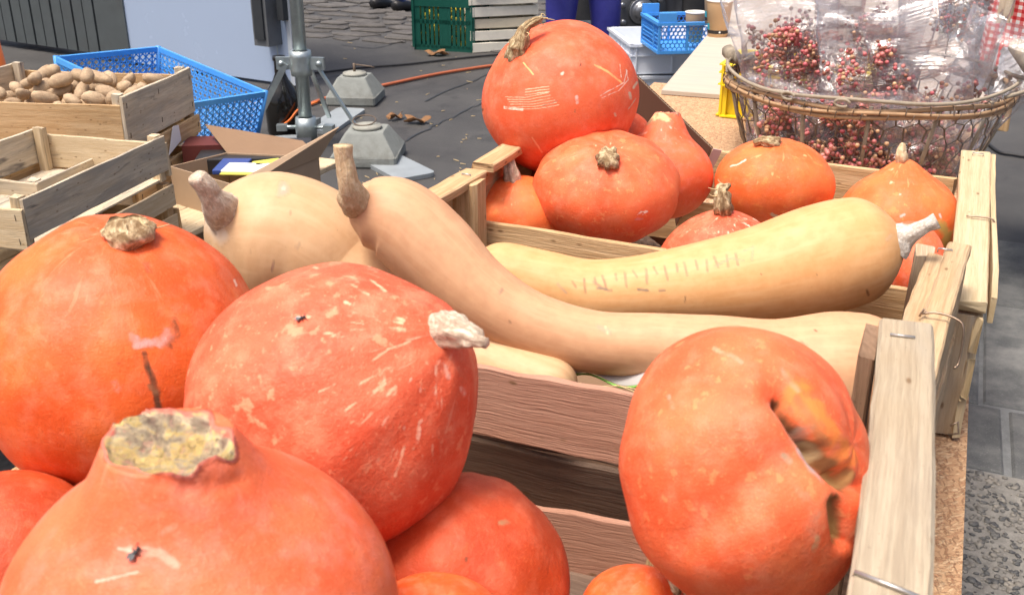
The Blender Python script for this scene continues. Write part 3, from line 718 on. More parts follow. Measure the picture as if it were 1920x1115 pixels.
# ================================================================== TALL BACKGROUND
PD = nrm([-1, .14, 0]); PN = np.array([-.14, -1, 0]) / math.hypot(.14, 1); P0 = A(549, 165, 0)
def PL(x, y, off=0):
    d = ray(x, y); p0 = P0 + PN * off; return CAM + d * (((p0 - CAM) @ PN) / (d @ PN))
tr = thing('display_trailer', 'shade-blue white market trailer wall with ribbed grey shutter and grey lock box', 'trailer', P0)
up = np.array([0, 0, 1.])
xl = (PL(247, 110) - P0) @ PD
def pbox(name, s0, s1, z0, z1, d0, d1, mat, parent=tr, mb=None):
    c = P0 + PD * (s0 + s1) / 2 - PN * -1 * 0 + PN * (d0 + d1) / 2 + up * (z0 + z1) / 2
    m = mb or MB(); m.box(c, s1 - s0, abs(d1 - d0), z1 - z0, X=PD, Y=PN, Z=up)
    return m if mb else m.build(name, mat, parent)
pbox('body', 0, 3.6, .12, 2.6, -.14, -.03, DARKMET)
pbox('white_panel', 0, xl, .02, 2.6, -.03, .0, PANEL)
pbox('panel_edge', -.035, 0, .02, 2.6, -.06, .012, simple('panel_edge_metal', (.58, .64, .70), .35, .3, .05))
pbox('corner_post', xl, xl + .20, .02, 2.6, -.03, .012, GREYMET)
s = xl + .20; k = 0
while s < xl + 2.0:
    pbox('shutter_slat', s + .010, s + .112, .05, 2.6, -.028, .004 + .004 * (k % 2), GREYMET); s += .118; k += 1
lb = PL(513, 45); s_ = (lb - P0) @ PD
m = MB(); m.box(lb + PN * .06 + up * .05, .12, .12, .34, X=PD, Y=PN, Z=up); o = m.build('lock_box', BOXGREY, tr)
m = MB(); m.box(lb + PN * .126 + up * .05, .075, .014, .26, X=PD, Y=PN, Z=up); m.build('lid', DARKMET, o)
m = MB(); m.box(PL(536, 15) + PN * .03 + up * .14, .05, .05, .42, X=PD, Y=PN, Z=up); m.build('hinge_bracket', DARKMET, tr)
m = MB(); m.tube([PL(522, 70) + PN * .02, PL(527, 120) + PN * .02], .004, 6); m.build('lock_cable', STEEL, tr)
for sx in (1.4, 3.0):
    m = MB(); m.lathe([(.05, -.09), (.26, -.09), (.30, -.06), (.30, .06), (.26, .09), (.05, .09)], P0 + PD * sx - PN * .42 + up * .3, 28, axis=PN); m.build('wheel', TYRE, tr)

# orange post at the very left edge
oc = U(-24, 105, 5.2); m = MB()
tc = thing('traffic_cone', 'orange cone sliver at the left edge of the frame beside the ribbed shutter', 'cone', (oc[0], oc[1], 0))
m.lathe([(.02, .95), (.035, .95), (.10, .1), (.11, .03)], (oc[0], oc[1], 0), 24); m.build('cone_body', ORANGE, tc)
m = MB(); m.box((oc[0], oc[1], .015), .32, .32, .03); m.build('base_plate', ORANGE, tc)

# ---- steel gazebo stand
pb = A(576, 262, 0.03); st = thing('parasol_stand', 'galvanised steel tube stand with braced collar and flat foot plates', 'stand', (pb[0], pb[1], 0))
bx, by = pb[0], pb[1]; zb = proj(np.array([[bx, by, 0.]]))[2][0]
def hz(py):                       # height on the pole at image row py
    d = ray(572, py); t = (math.hypot(bx, by)) / math.hypot(d[0], d[1]); return (CAM + d * t)[2]
m = MB(); m.tube([(bx, by, .02), (bx, by, 2.6)], .033, 20); m.build('pole', STEEL, st)
zc = hz(118); m = MB(); m.lathe([(.036, -.06), (.052, -.06), (.054, -.03), (.05, 0), (.054, .03), (.052, .06), (.036, .06)], (bx, by, zc), 20); col_ = m.build('collar', STEEL, st)
zf = hz(238); m = MB(); m.lathe([(.036, -.06), (.05, -.06), (.055, 0), (.05, .05), (.036, .05)], (bx, by, zf), 20); m.build('lower_clamp', STEEL, st)
RTh = nrm([RT[0], RT[1], 0]); FWh = nrm([FW[0], FW[1], 0])
arms = [(-.26, -.02), (.27, -.05), (.06, .30)]
for a, b_ in arms:
    d_ = RTh * a + FWh * b_; dn = nrm(d_); side = np.cross(dn, up)
    tp_ = np.array([bx, by, zc]) + dn * .075; ft = np.array([bx, by, .07]) + d_ * 1.05
    m = MB(); m.box(np.array([bx, by, zc]) + dn * .075, .09, .02, .06, X=dn, Y=side, Z=up)
    m.lathe([(.0, -.02), (.014, -.02), (.014, .02), (0, .02)], tp_ + dn * .02, 10, axis=side); m.build('hinge_lug', STEEL, st)
    m = MB(); ax = nrm(ft - tp_); m.box((ft + tp_) / 2, np.linalg.norm(ft - tp_), .04 if a < 0 else .022, .012 if a > 0 else .03, X=ax, Y=side, Z=np.cross(ax, side)); m.build('brace', STEEL, st)
    m = MB(); m.tube([np.array([bx, by, zf]) + dn * .04, np.array([bx, by, zf]) + dn * .13], .010, 8); m.box(np.array([bx, by, zf]) + dn * .12, .05, .045, .03, X=dn, Y=side, Z=up); m.build('bolt', STEEL, st)
PLATE = simple('foot_plate_steel', (.36, .40, .42), .55, .45, .12, 14, .1, dirt=.2)
def foot(xa, ya_, xb, yb_, wd):
    p, q = A(xa, ya_, .02), A(xb, yb_, .02); ax = nrm(q - p); sd = np.cross(ax, up); c = (p + q) / 2; L = np.linalg.norm(q - p)
    m = MB(); pts = []
    for sx, sy in ((1, 1), (-1, 1), (-1, -1), (1, -1)):
        for k in range(4):
            t = math.atan2(sy, sx) + (k - 1.5) * math.pi / 6
            pts.append(c + ax * (sx * (L / 2 - .03) + .03 * math.cos(t)) + sd * (sy * (wd / 2 - .03) + .03 * math.sin(t)))
    V = [(p_[0], p_[1], z) for z in (.002, .022) for p_ in pts]; n = len(pts)
    m.add(V, [tuple(range(n))[::-1], tuple(range(n, 2 * n))] + [(k, (k + 1) % n, n + (k + 1) % n, n + k) for k in range(n)]); m.build('foot_plate', PLATE, st)
foot(595, 245, 660, 203, .17); foot(690, 283, 782, 330, .20); foot(500, 262, 560, 258, .12)

# ---- concrete weights
def weight(px, py, wpx, label, ring, rz):
    c = A(px, py, 0); z = proj(c[None])[2][0]; a = wpx / FPX * z / 2
    o = thing('concrete_weight', label, 'weight', c, 'concrete stall weights on the asphalt')
    X = np.array([math.cos(rz), math.sin(rz), 0]); Yy = np.array([-math.sin(rz), math.cos(rz), 0])
    m = MB(); V = []; n = 4; lv = [(0.0, .95), (.01, 1.0), (.05, 1.0), (.056, .97), (.148, .60), (.156, .56)]
    for h, kk in lv:
        for sx, sy in ((1, 1), (-1, 1), (-1, -1), (1, -1)):
            for k in range(3):
                t = math.atan2(sy, sx) + (k - 1) * math.pi / 4.5; r = .012
                p = c + X * (sx * (a * kk - r) + r * math.cos(t)) + Yy * (sy * (a * kk - r) + r * math.sin(t)) + rng.normal(0, .0012, 3); V.append((p[0], p[1], h))
    n = 12; F = [(i * n + k, i * n + (k + 1) % n, (i + 1) * n + (k + 1) % n, (i + 1) * n + k) for i in range(len(lv) - 1) for k in range(n)] + [tuple(range(5 * n, 6 * n))]
    m.add(V, F); m.build('block', CONCRETE, o)
    m = MB(); m.lathe([(0, .0), (.066, .0), (.072, .006), (.068, .016), (.03, .022), (0, .022)], c + up * .156, 24); m.build('cap', simple('cap_' + str(px), (.30, .30, .26), .8, 0, .2, 30, dirt=.4), o)
    m = MB()
    if ring: m.tube([c + up * .19 + np.array([-.02, .01, 0]) + X * .055 * math.cos(t) * 1.0 + Yy * .055 * math.sin(t) + up * .012 * math.sin(t) for t in np.linspace(0, 2 * math.pi, 28)], .003, 6)
    else: m.tube([c + up * .16, c + up * .225], .008, 8); m.tube([c + up * .218, c + up * .218 + RTh * .10 - up * .012, c + up * .211 + RTh * .12 - up * .014], .004, 6)
    m.build('wire_ring' if ring else 'eye_bolt', RUSTWIRE, o)
weight(692, 300, 122, 'near mossy concrete stall weight with a wire ring lying on top', True, .35)
weight(668, 190, 92, 'far mossy concrete stall weight with an upright eye bolt', False, .30)

# ---- cables, leaves, litter
def cable(name, pts, r, mat, label, z=None):
    P = catmull(np.array([A(x, y, r + .003) for x, y in pts]), 50); m = MB(); m.tube(P, r, 7); o = m.build(name, mat, None, loc=P[0]); tag(o, label, 'cable')
cable('power_cable', [(560, 205), (590, 192), (640, 176), (720, 160), (790, 145), (850, 134), (940, 121), (1010, 112)], .011, ORCABLE, 'orange power cable running over the asphalt behind the concrete weights')
cable('power_cable', [(540, 140), (600, 136), (680, 127), (760, 121), (840, 112), (930, 103), (1010, 98)], .008, BLACKCABLE, 'thin black cable stretched over the asphalt behind the far weight')
def leaf(px, py, L, rz, label, seed):
    c = A(px, py, .0); r = np.random.default_rng(seed); m = MB(); n = 40; V = [(c[0], c[1], .02)]
    for ring_ in (.5, 1):
        for k in range(n):
            t = 2 * math.pi * k / n; q = (.62 + .38 * abs(math.cos(2.5 * t)) ** 1.5) * ring_ * L * (1 + r.normal(0, .05))
            x, y = q * math.cos(t), q * .55 * math.sin(t)
            V.append((c[0] + x * math.cos(rz) - y * math.sin(rz), c[1] + x * math.sin(rz) + y * math.cos(rz), .008 + .035 * abs(math.sin(1.5 * t + seed)) * ring_))
    F = [(0, 1 + k, 1 + (k + 1) % n) for k in range(n)] + [(1 + k, 1 + n + k, 1 + n + (k + 1) % n, 1 + (k + 1) % n) for k in range(n)]
    m.add(V, F, None, True); o = m.build('dry_leaf', LEAF, None, loc=c); o.modifiers.new('thickness', 'SOLIDIFY').thickness = .0008
    tag(o, label, 'leaf')
leaf(782, 232, .085, .3, 'large curled brown leaf on the asphalt right of the concrete weights', 1)
leaf(742, 225, .06, 1.3, 'small dark brown leaf touching the large curled leaf', 2)
leaf(820, 105, .10, .2, 'crumpled brown leaf lying in front of the green crate', 3)
m = MB()
for k in range(60):
    c = A(rng.uniform(600, 900), rng.uniform(60, 370), .004); t = rng.uniform(0, 6.28); L = rng.uniform(.008, .05)
    m.tube([c, c + np.array([math.cos(t), math.sin(t), .05]) * L], .0018, 4)
o = m.build('ground_litter', STRAW, None); tag(o, 'bits of straw and dry stalk scattered on the asphalt', 'litter', kind='stuff')

# ---- dark wine bottle with orange strap
bc = A(535, 248, 0); zz = proj(bc[None])[2][0]; h = .40
bt = thing('wine_bottle', 'dark long necked bottle standing against the steel stand', 'bottle', bc)
m = MB(); m.lathe([(0, 0), (.082, .0), (.09, .01), (.094, .14), (.090, .19), (.070, .235), (.040, .28), (.028, .31), (.027, .375), (.033, .38), (.033, .40), (0, .40)], bc, 28); m.build('glass_body', BOTTLE, bt)
m = MB(); m.tube(catmull(np.array([bc + np.array(v) for v in ((.03, -.10, .05), (.09, -.08, .09), (.12, -.03, .14), (.19, .04, .17))]), 14), .013, 6, flat=.5); o = m.build('strap', ORANGE, None, loc=bc); tag(o, 'orange strap looped in front of the dark bottle', 'strap')

# ================================================================== CRATES AND TRAYS IN THE BACKGROUND
def basis(rz): return np.array([math.cos(rz), math.sin(rz), 0]), np.array([-math.sin(rz), math.cos(rz), 0])
def staple(parent, c, n, along, L=.013, mat=None, r=.0007, nm='staple'):
    m = MB(); n = nrm(n); a = nrm(along); c = np.asarray(c, float)
    m.tube([c - a * L / 2 - n * .003, c - a * L / 2 + n * .0012, c + a * L / 2 + n * .0012, c + a * L / 2 - n * .003], r, 5); m.build(nm, mat or BRASS, parent)
def crate(label, c, rz, LX, LY, H, mat, long_rows, end_rows, group, endmat=None, floor=True, post=.028, ends='x', t=.008, nstap=True, thick_end=.011):
    """c: centre of the underside. long_rows / end_rows: (z0, z1) of the boards along x and along y"""
    c = np.asarray(c, float); X, Yy = basis(rz); o = thing('wooden_crate', label, 'crate', c, group); em = endmat or mat
    for sy in (-1, 1):
        for z0, z1 in long_rows:
            q = c + Yy * sy * (LY / 2 - t / 2) + up * (z0 + z1) / 2; plank('side_slat', o, q - X * (LX / 2 - thick_end - .001), q + X * (LX / 2 - thick_end - .001), up, z1 - z0, t, mat)
    for sx in (-1, 1):
        for z0, z1 in end_rows:
            q = c + X * sx * (LX / 2 - thick_end / 2) + up * (z0 + z1) / 2; plank('end_board', o, q - Yy * LY / 2, q + Yy * LY / 2, up, z1 - z0, thick_end, em)
            if nstap:
                for f in (-.46, -.02, .46): 
                    for zz_ in ((.2, .8) if z1 - z0 > .06 else (.5,)): staple(o, c + X * sx * (LX / 2 + .0005) + Yy * f * LY + up * (z0 + (z1 - z0) * zz_), X * sx, up + .1 * Yy, .014, RUSTWIRE, .0012)
    for sx in (-1, 1):
        for sy in (-1, 1):
            q = c + X * sx * (LX / 2 - thick_end - post / 2 - .001) + Yy * sy * (LY / 2 - t - post / 2 - .001); zt = max(z for r in long_rows + end_rows for z in r)
            plank('corner_post', o, q + up * .002, q + up * (zt + .004), X, post, post, em, seg=2)
    if floor:
        n = max(3, int(LY / .085))
        for k in range(n):
            q = c - Yy * (LY / 2 - t - .004) + Yy * ((LY - 2 * t - .008) * (k + .5) / n) + up * .006
            plank('floor_slat', o, q - X * (LX / 2 - thick_end - .003), q + X * (LX / 2 - thick_end - .003), Yy, (LY - .02) / n - .006, .006, mat, seg=3)
    return o
# low display table on the left
lt = thing('low_table', 'low table of pale boards under the stacked crates on the left', 'table', (-2.3, 2.0, 0))
for k in range(8): plank('board', lt, (-3.06 + .155 * k, 1.25, .375), (-3.06 + .155 * k, 2.95, .375), (1, 0, 0), .15, .02, WOOD_PALE)
for x in (-2.95, -1.95):
    for y in (1.35, 2.8): m = MB(); m.box((x, y, .182), .06, .06, .364); m.build('leg', WOOD_OLD, lt)
g3 = 'wooden crates stacked on the left'
Ne, Fe, Le = A(35, 378, .66), A(314, 252, .66), A(122, 222, .66)
rz1 = math.atan2((Fe - Ne)[1], (Fe - Ne)[0]) - math.pi / 2
# the 60 cm side runs into depth
X1, Y1 = basis(rz1); 
cE = Ne - X1 * .20 + Y1 * .30; cE = np.array([cE[0], cE[1], 0])
def crate_y(label, c, rz, LX, LY, *a, **k): return crate(label, c, rz + math.pi / 2, LY, LX, *a, **k)
crate_y('empty pale crate with dark nail stains, topmost of the left stack', cE + up * .535, rz1, .40, .60, .135, WOOD_STAIN, [(.03, .125)], [(.012, .105)], g3, WOOD_PALE)
crate_y('open crate with a low cream end board under the empty nail stained crate', cE + up * .389, rz1, .41, .61, .135, WOOD_PALE, [(.075, .135), (.0, .05)], [(.0, .062)], g3, WOOD)
# potato crates behind
a, b_ = A(222, 182, .72), A(351, 126, .72); rz2 = math.atan2((b_ - a)[1], (b_ - a)[0]) - math.pi / 2
X2, Y2 = basis(rz2); cP = (a + b_) / 2 - X2 * .30; cP = np.array([cP[0], cP[1], 0]); WY = np.linalg.norm(b_ - a)
WY = min(max(WY, .38), .46)
pc = crate('wooden crate heaped with brown potatoes behind the empty crate', cP + up * .57, rz2, .62, WY, .15, WOOD, [(.008, .125)], [(.004, .15)], g3, WOOD_STAIN)
crate('gaping crate with a torn white label directly under the potato crate', cP + up * .405, rz2, .64, WY + .01, .15, WOOD, [(.09, .15), (.0, .05)], [(.10, .16), (.0, .07)], g3, WOOD)
q = cP + X2 * .327 + Y2 * .02 + up * .525; m = MB(); m.add([q + Y2 * v[0] + up * v[1] for v in ((-.05, -.03), (.045, -.005), (.04, .045), (-.0, .05))] + [q + X2 * .001 + Y2 * v[0] + up * v[1] for v in ((-.05, -.03), (.045, -.005), (.04, .045), (-.0, .05))],
    [(3, 2, 1, 0), (4, 5, 6, 7), (0, 1, 5, 4), (1, 2, 6, 5), (2, 3, 7, 6), (3, 0, 4, 7)]); o = m.build('paper_label', PAPER, None, loc=q); tag(o, 'torn white paper label on the crate under the potatoes', 'label')
# weathered crate at the left edge
qe = A(34, 345, .58)
crate_y('weathered crate cut by the left frame edge beside the empty crate', np.array([qe[0] - .21, qe[1] + .26, .39]), rz1, .42, .56, .2, WOOD_STAIN, [(.08, .19), (.0, .07)], [(.0, .19)], g3, WOOD_STAIN, nstap=True)
qd = np.array([cE[0] - .47, cE[1] + .28, .0])
crate_y('half hidden crate with wood scraps left of the empty crate', qd + up * .45, rz1, .42, .5, .2, WOOD, [(.05, .13)], [(.05, .13)], g3, WOOD)

# potatoes
POT = m_stone('potato_skin', (.38, .26, .16), (.54, .40, .25), 40)
pme = []
for k in range(5):
    V = JV * [1.25 + .14 * k, .95 - .03 * k, .84]; V[:, 2] += .12 * (k - 2) * V[:, 0] ** 2 * .5; V = V * (1 + .10 * snoise(V, 2.4, k, 2))[:, None]
    me = bpy.data.meshes.new('potato'); me.from_pydata(V.tolist(), [], JF); me.materials.append(POT); me.polygons.foreach_set('use_smooth', [True] * len(JF)); pme.append(me)
def potato(p, r, k):
    o = link('potato', pme[k % 5], None, Vector([float(a) for a in p])); o.scale = (r * rng.uniform(.9, 1.15), r, r); o.rotation_euler = (rng.uniform(-.6, .6), rng.uniform(-.6, .6), rng.uniform(0, 6.28))
    sub = o; tag(o, 'brown potato in the heap in the wooden crate on the left', 'potato', 'potatoes heaped in the crate')
k = 0
for L_, (nx_, ny_, z_) in enumerate(((8, 5, .652), (6, 4, .690), (3, 2, .722))):
    for i in range(nx_):
        for j in range(ny_):
            fx = (i + .5 + (L_ % 2) * .3) / nx_ - .5; fy = (j + .5) / ny_ - .5
            sc = (.54, .46, .24)[L_]; 
            p = cP + X2 * (fx * sc + .02 + rng.normal(0, .006)) + Y2 * (fy * (WY - .09) * (1, .85, .5)[L_] + rng.normal(0, .005)) + up * (z_ + rng.normal(0, .006))
            potato(p, rng.uniform(.020, .028), k); k += 1

# ---- lattice of plastic bars between four corners
def bars(mb, c00, c10, c11, c01, nu, nv, w, t, diag=False):
    c00, c10, c11, c01 = [np.asarray(c, float) for c in (c00, c10, c11, c01)]; N = nrm(np.cross(c10 - c00, c01 - c00))
    P = lambda u, v: (c00 * (1 - u) + c10 * u) * (1 - v) + (c01 * (1 - u) + c11 * u) * v
    def bar(p, q, w_=w):
        a = nrm(q - p); mb.box((p + q) / 2, np.linalg.norm(q - p), w_, t, X=a, Y=np.cross(N, a), Z=N)
    for i in range(nu + 1): bar(P(i / nu, 0), P(i / nu, 1), w if 0 < i < nu else w * 2)
    if diag:
        k = max(1, int(nu / 2))
        for i in range(-nv, nu + 1):
            a0, a1 = max(0, i) / nu, min(nu, i + nv) / nu; v0 = max(0, -i) / nv; v1 = v0 + (a1 - a0) * nu / nv
            if a1 > a0 + 1e-6: bar(P(a0, v0), P(a1, min(1, v1))); bar(P(1 - a0, v0), P(1 - a1, min(1, v1)))
    else:
        for j in range(nv + 1): bar(P(0, j / nv), P(1, j / nv), w if 0 < j < nv else w * 2)
def plastic_crate(name, label, T, Rr, Fr, depth, mat, cat='crate', nu=(14, 10), nv=6, diag=True, floor=(14, 10), w=.006, group=None, rimw=.018, handles=True):
    """rim corners T (back), Rr (right), Fr (front); depth hangs down the normal"""
    T, Rr, Fr = [np.asarray(v, float) for v in (T, Rr, Fr)]; Lf = T + Fr - Rr; a = nrm(Rr - T); b = Fr - Rr; b = nrm(b - a * (a @ b)); N = np.cross(a, b)
    if N[2] > 0: N = -N
    W1 = np.linalg.norm(Rr - T); W2 = np.linalg.norm(Fr - Rr); c = [T, T + a * W1, T + a * W1 + b * W2, T + b * W2]
    ctr = sum(c) / 4; bot = [ctr + (p - ctr) * .93 + N * depth for p in c]
    o = thing(name, label, cat, sum(bot) / 4, group)
    for k in range(4):
        p, q = c[k], c[(k + 1) % 4]; pb_, qb = bot[k], bot[(k + 1) % 4]; m = MB(); bars(m, p, q, qb, pb_, nu[k % 2], nv, w, .003, diag); m.build('side_grid', mat, o)
    m = MB()
    for k in range(4):
        p, q = c[k], c[(k + 1) % 4]; d_ = nrm(q - p); m.box((p + q) / 2, np.linalg.norm(q - p) + rimw * .5, rimw * .6, rimw * 1.1, X=d_, Y=np.cross(N, d_), Z=N)
    m.build('rim', mat, o)
    for k in range(4):
        m = MB(); dd = nrm(c[k] - ctr); m.tube([c[k] - N * .012, bot[k]], rimw * .55, 8); m.build('corner_post', mat, o)
    m = MB(); bars(m, *bot, floor[0], floor[1], w, .003); m.build('floor_grid', mat, o)
    if handles:
        for k in (1, 3):
            p, q = c[k], c[(k + 1) % 4]; mid = (p + q) / 2; d_ = nrm(q - p); m = MB()
            m.tube([mid - d_ * .06, mid - d_ * .055 - N * .03, mid + d_ * .055 - N * .03, mid + d_ * .06], .008, 6); m.build('handle', mat, o)
    return o
plastic_crate('plastic_crate', 'tilted bright blue mesh crate propped in front of the white trailer panel', U(297, 92, 4.15), U(498, 176, 3.85), U(392, 232, 3.45), .20, BLUEPL, nu=(22, 15), nv=8, floor=(26, 12), w=.005, handles=False)

# ---- brown cardboard box with open flaps
def sheet(mb, q, t=.004):
    q = [np.asarray(p, float) for p in q]; N = nrm(np.cross(q[1] - q[0], q[2] - q[0])) * t; n = len(q)
    mb.add([*q, *[p + N for p in q]], [tuple(range(n))[::-1], tuple(range(n, 2 * n))] + [(k, (k + 1) % n, n + (k + 1) % n, n + k) for k in range(n)])
bx_ = thing('cardboard_box', 'big open brown cardboard box holding packets behind the left butternut', 'box', A(460, 420, .05) * [1, 1, 0])
hb = .50
r0, r1, r2 = A(318, 312, hb), A(470, 385, hb), A(600, 292, hb); r1 = A(455, 352, hb); r2 = A(598, 294, hb); r3 = A(425, 286, hb)
for nm_, p, q in (('front_panel', r0, r1), ('side_panel', r1, r2), ('back_panel', r2, r3), ('side_panel', r3, r0)):
    m = MB(); sheet(m, [p, q, q - up * (hb - .01), p - up * (hb - .01)]); m.build(nm_, CARD, bx_)
m = MB(); sheet(m, [r0 - up * (hb - .01), r1 - up * (hb - .01), r2 - up * (hb - .01), r3 - up * (hb - .01)]); m.build('bottom_panel', CARD, bx_)
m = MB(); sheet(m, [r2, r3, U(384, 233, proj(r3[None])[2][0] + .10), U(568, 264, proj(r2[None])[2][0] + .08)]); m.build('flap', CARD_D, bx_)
m = MB(); sheet(m, [r1, r2, U(634, 238, proj(r2[None])[2][0] + .03), U(462, 330, proj(r1[None])[2][0] + .03)]); m.build('flap', CARD, bx_)
fl = r1 + (r1 - r2) * .1
cc = (r0 + r1 + r2 + r3) / 4
def packet(label, px, py, zoff, sx, sy, sz, rz, mat, tilt=0):
    p = A(px, py, hb + zoff); m = MB(); X, Yv = basis(rz); Z = nrm(up + X * tilt); X = np.cross(Yv, Z); m.box(p, sx, sy, sz, X=X, Y=Yv, Z=Z); o = m.build('packet', mat, None, loc=p); bv = o.modifiers.new('soft', 'BEVEL'); bv.width = .004; bv.segments = 2; tag(o, label, 'packet', 'packets lying in the cardboard box'); return o
packet('black tray packet lying in the cardboard box', 480, 292, -.03, .34, .24, .05, .5, BLACKPK)
packet('white packet printed blue at the edge in the cardboard box', 462, 316, -.0, .13, .085, .012, .35, PAPER)
packet('blue packet behind the white one in the cardboard box', 436, 312, -.012, .09, .13, .016, .4, BLUEPK)
packet('yellow packet on the black tray in the cardboard box', 502, 306, .0, .085, .05, .012, .9, YELPK)
packet('small blue packet at the right corner inside the cardboard box', 540, 284, -.02, .08, .06, .02, .4, BLUEPK)
packet('yellow slip at the near end of the white packet', 445, 326, .008, .10, .02, .006, .35, YELPK)
# smaller carton with a red box beside it
cx2 = A(370, 300, .40); m = MB(); m.box(cx2 + np.array([0, .1, -.16]), .34, .30, .36, rz=.35); o = m.build('carton', CARD_L, None, loc=cx2 * [1, 1, 0]); tag(o, 'closed carton squeezed between the potato crate and the open box', 'box')
m = MB(); m.box(A(392, 292, .46), .14, .12, .10, rz=.5); o = m.build('carton', REDPK, None, loc=A(392, 292, .42)); tag(o, 'small dark red carton under the blue mesh crate', 'box')
cv = A(468, 248, .36); m = MB(); sheet(m, [cv + np.array([-.16, 0, -.06]), cv + np.array([.02, -.03, -.08]), cv + np.array([.05, .02, .12]), cv + np.array([.0, .03, .15])]); o = m.build('cardboard_flap', CARD_L, None, loc=cv); tag(o, 'loose tan cardboard flap leaning between blue crate and dark bottle', 'cardboard')

# ---- green crate and pale trays at the back
gc = A(832, 96, 0); zg = proj(gc[None])[2][0]; rzg = math.atan2(RT[1], RT[0]) - .30
gr = thing('plastic_crate', 'dark green slotted plastic crate filled with yellow produce', 'crate', gc)
Xg, Yg = basis(rzg); gw, gd, gh = .46, .34, .42; g0 = gc + Yg * gd / 2
for (nx_, dist, W) in ((Yg * -1, gd / 2, gw), (Yg, gd / 2, gw), (Xg, gw / 2, gd), (Xg * -1, gw / 2, gd)):
    sd = np.cross(nx_, up); m = MB(); f = g0 + nx_ * dist
    m.box(f + up * .02 , W, .012, .04, X=sd, Y=nx_, Z=up); m.box(f + up * (gh - .05), W * 1.05, .02, .10, X=sd, Y=nx_, Z=up); m.box(f + up * .21, W, .012, .03, X=sd, Y=nx_, Z=up)
    n = 13 if W > .4 else 9
    for k in range(n + 1):
        m.box(f + sd * (k / n - .5) * W * .98 + up * .2, (.045 if k in (0, n, n // 2) else .023), .012, .36, X=sd, Y=nx_, Z=up)
    m.build('slotted_side', GREENPL, gr)
m = MB(); m.box(g0 + up * .006, gw * .98, gd * .98, .008, X=Xg, Y=Yg, Z=up); m.build('floor_panel', GREENPL, gr)
m = MB()
for k in range(110): m.add(IV * [.035, .03, .03] + g0 + Xg * rng.uniform(-.2, .2) + Yg * rng.uniform(-.14, .14) + up * rng.uniform(.03, .39), IF, None, True)
o = m.build('yellow_produce', YELSTUFF, None, loc=g0); tag(o, 'yellow produce filling the dark green crate', 'produce', kind='stuff')
tcn = A(948, 97, 0); rzt = math.atan2(RT[1], RT[0]) + .28; Xt, Yt = basis(rzt)
words = ['lowest', 'second lowest', 'third', 'fourth', 'fifth', 'sixth']
for k in range(7):
    z0 = .0 + k * .085; off = rng.normal(0, .012, 2); rzz = rzt + rng.normal(0, .035); Xk, Yk = basis(rzz); c = tcn + Yt * .2 + Xk * off[0] + Yk * off[1] + up * z0
    nm = ['lowest pale tray in the stack right of the green crate', 'second lowest pale tray in the stack, its near corner askew', 'cream tray in the middle of the stack, third from the ground', 'fourth pale tray from the ground in the stack beside the green crate', 'fifth pale tray from the ground in the stack beside the green crate', 'sixth tray from the ground, cut by the top of the frame', 'topmost pale tray of the stack beside the green crate'][k]
    o = thing('produce_tray', nm, 'tray', c, 'pale trays stacked beside the green crate'); mt = FOAM if k % 3 == 2 else FOAM2
    for nx_, dist, W in ((-Yk, .2, .52), (Yk, .2, .52), (Xk, .26, .4), (-Xk, .26, .4)):
        sd = np.cross(nx_, up); plank('side_board', o, c + nx_ * (dist - .008) - sd * (W / 2 - .017 * (W < .5)) + up * .036, c + nx_ * (dist - .008) + sd * (W / 2 - .017 * (W < .5)) + up * .036, up, .068, .014, mt, seg=4, jit=.0015)
    m = MB(); m.box(c + up * .006, .48, .36, .008, X=Xk, Y=Yk, Z=up); m.build('floor_panel', mt, o)

# ---- white trays and the blue hex crate beside the table
wt = U(1275, 82, 4.25); wz = wt[2] - .012; RR = nrm([RT[0], RT[1], 0]); rzw = math.atan2(RR[1], RR[0]) + .12; Xw, Yw = basis(rzw)
nearL = A(1207, 82, wz + .0)  # left near rim corner region
cw = A(1185, 84, wz) + Xw * .34 + Yw * .24
for k in range(5):
    z1 = wz - k * .135; lab = ['topmost white plastic tray under the blue honeycomb crate', 'second white plastic tray from the top, left of the plywood edge', 'third white plastic tray from the top of its stack', 'fourth white plastic tray from the top of its stack', 'lowest white plastic tray of the stack'][k]
    if z1 - .13 < 0: break
    c = cw + Xw * (.012 * (k % 2)) ; c = np.array([c[0], c[1], z1]); o = thing('plastic_tray', lab, 'tray', c - up * .13, 'white plastic trays stacked left of the table')
    for nx_, dist, W in ((-Yw, .22, .66), (Yw, .22, .66), (Xw, .33, .44), (-Xw, .33, .44)):
        sd = np.cross(nx_, up); m = MB(); f = c + nx_ * dist
        m.box(f - up * .065, W - .006, .006, .125, X=sd, Y=nx_, Z=up); m.box(f + nx_ * .008 - up * .006, W + .03, .018, .012, X=sd, Y=nx_, Z=up); m.box(f + nx_ * .006 - up * .05, W + .01, .008, .006, X=sd, Y=nx_, Z=up)
        for j in range(5): m.box(f + nx_ * .007 + sd * (j / 4 - .5) * W * .96 - up * .065, .006, .009, .11, X=sd, Y=nx_, Z=up)
        m.build('side_wall', WHITEPL, o)
    m = MB(); m.box(c - up * .125, .65, .43, .005, X=Xw, Y=Yw, Z=up); m.build('floor_panel', WHITEPL, o)
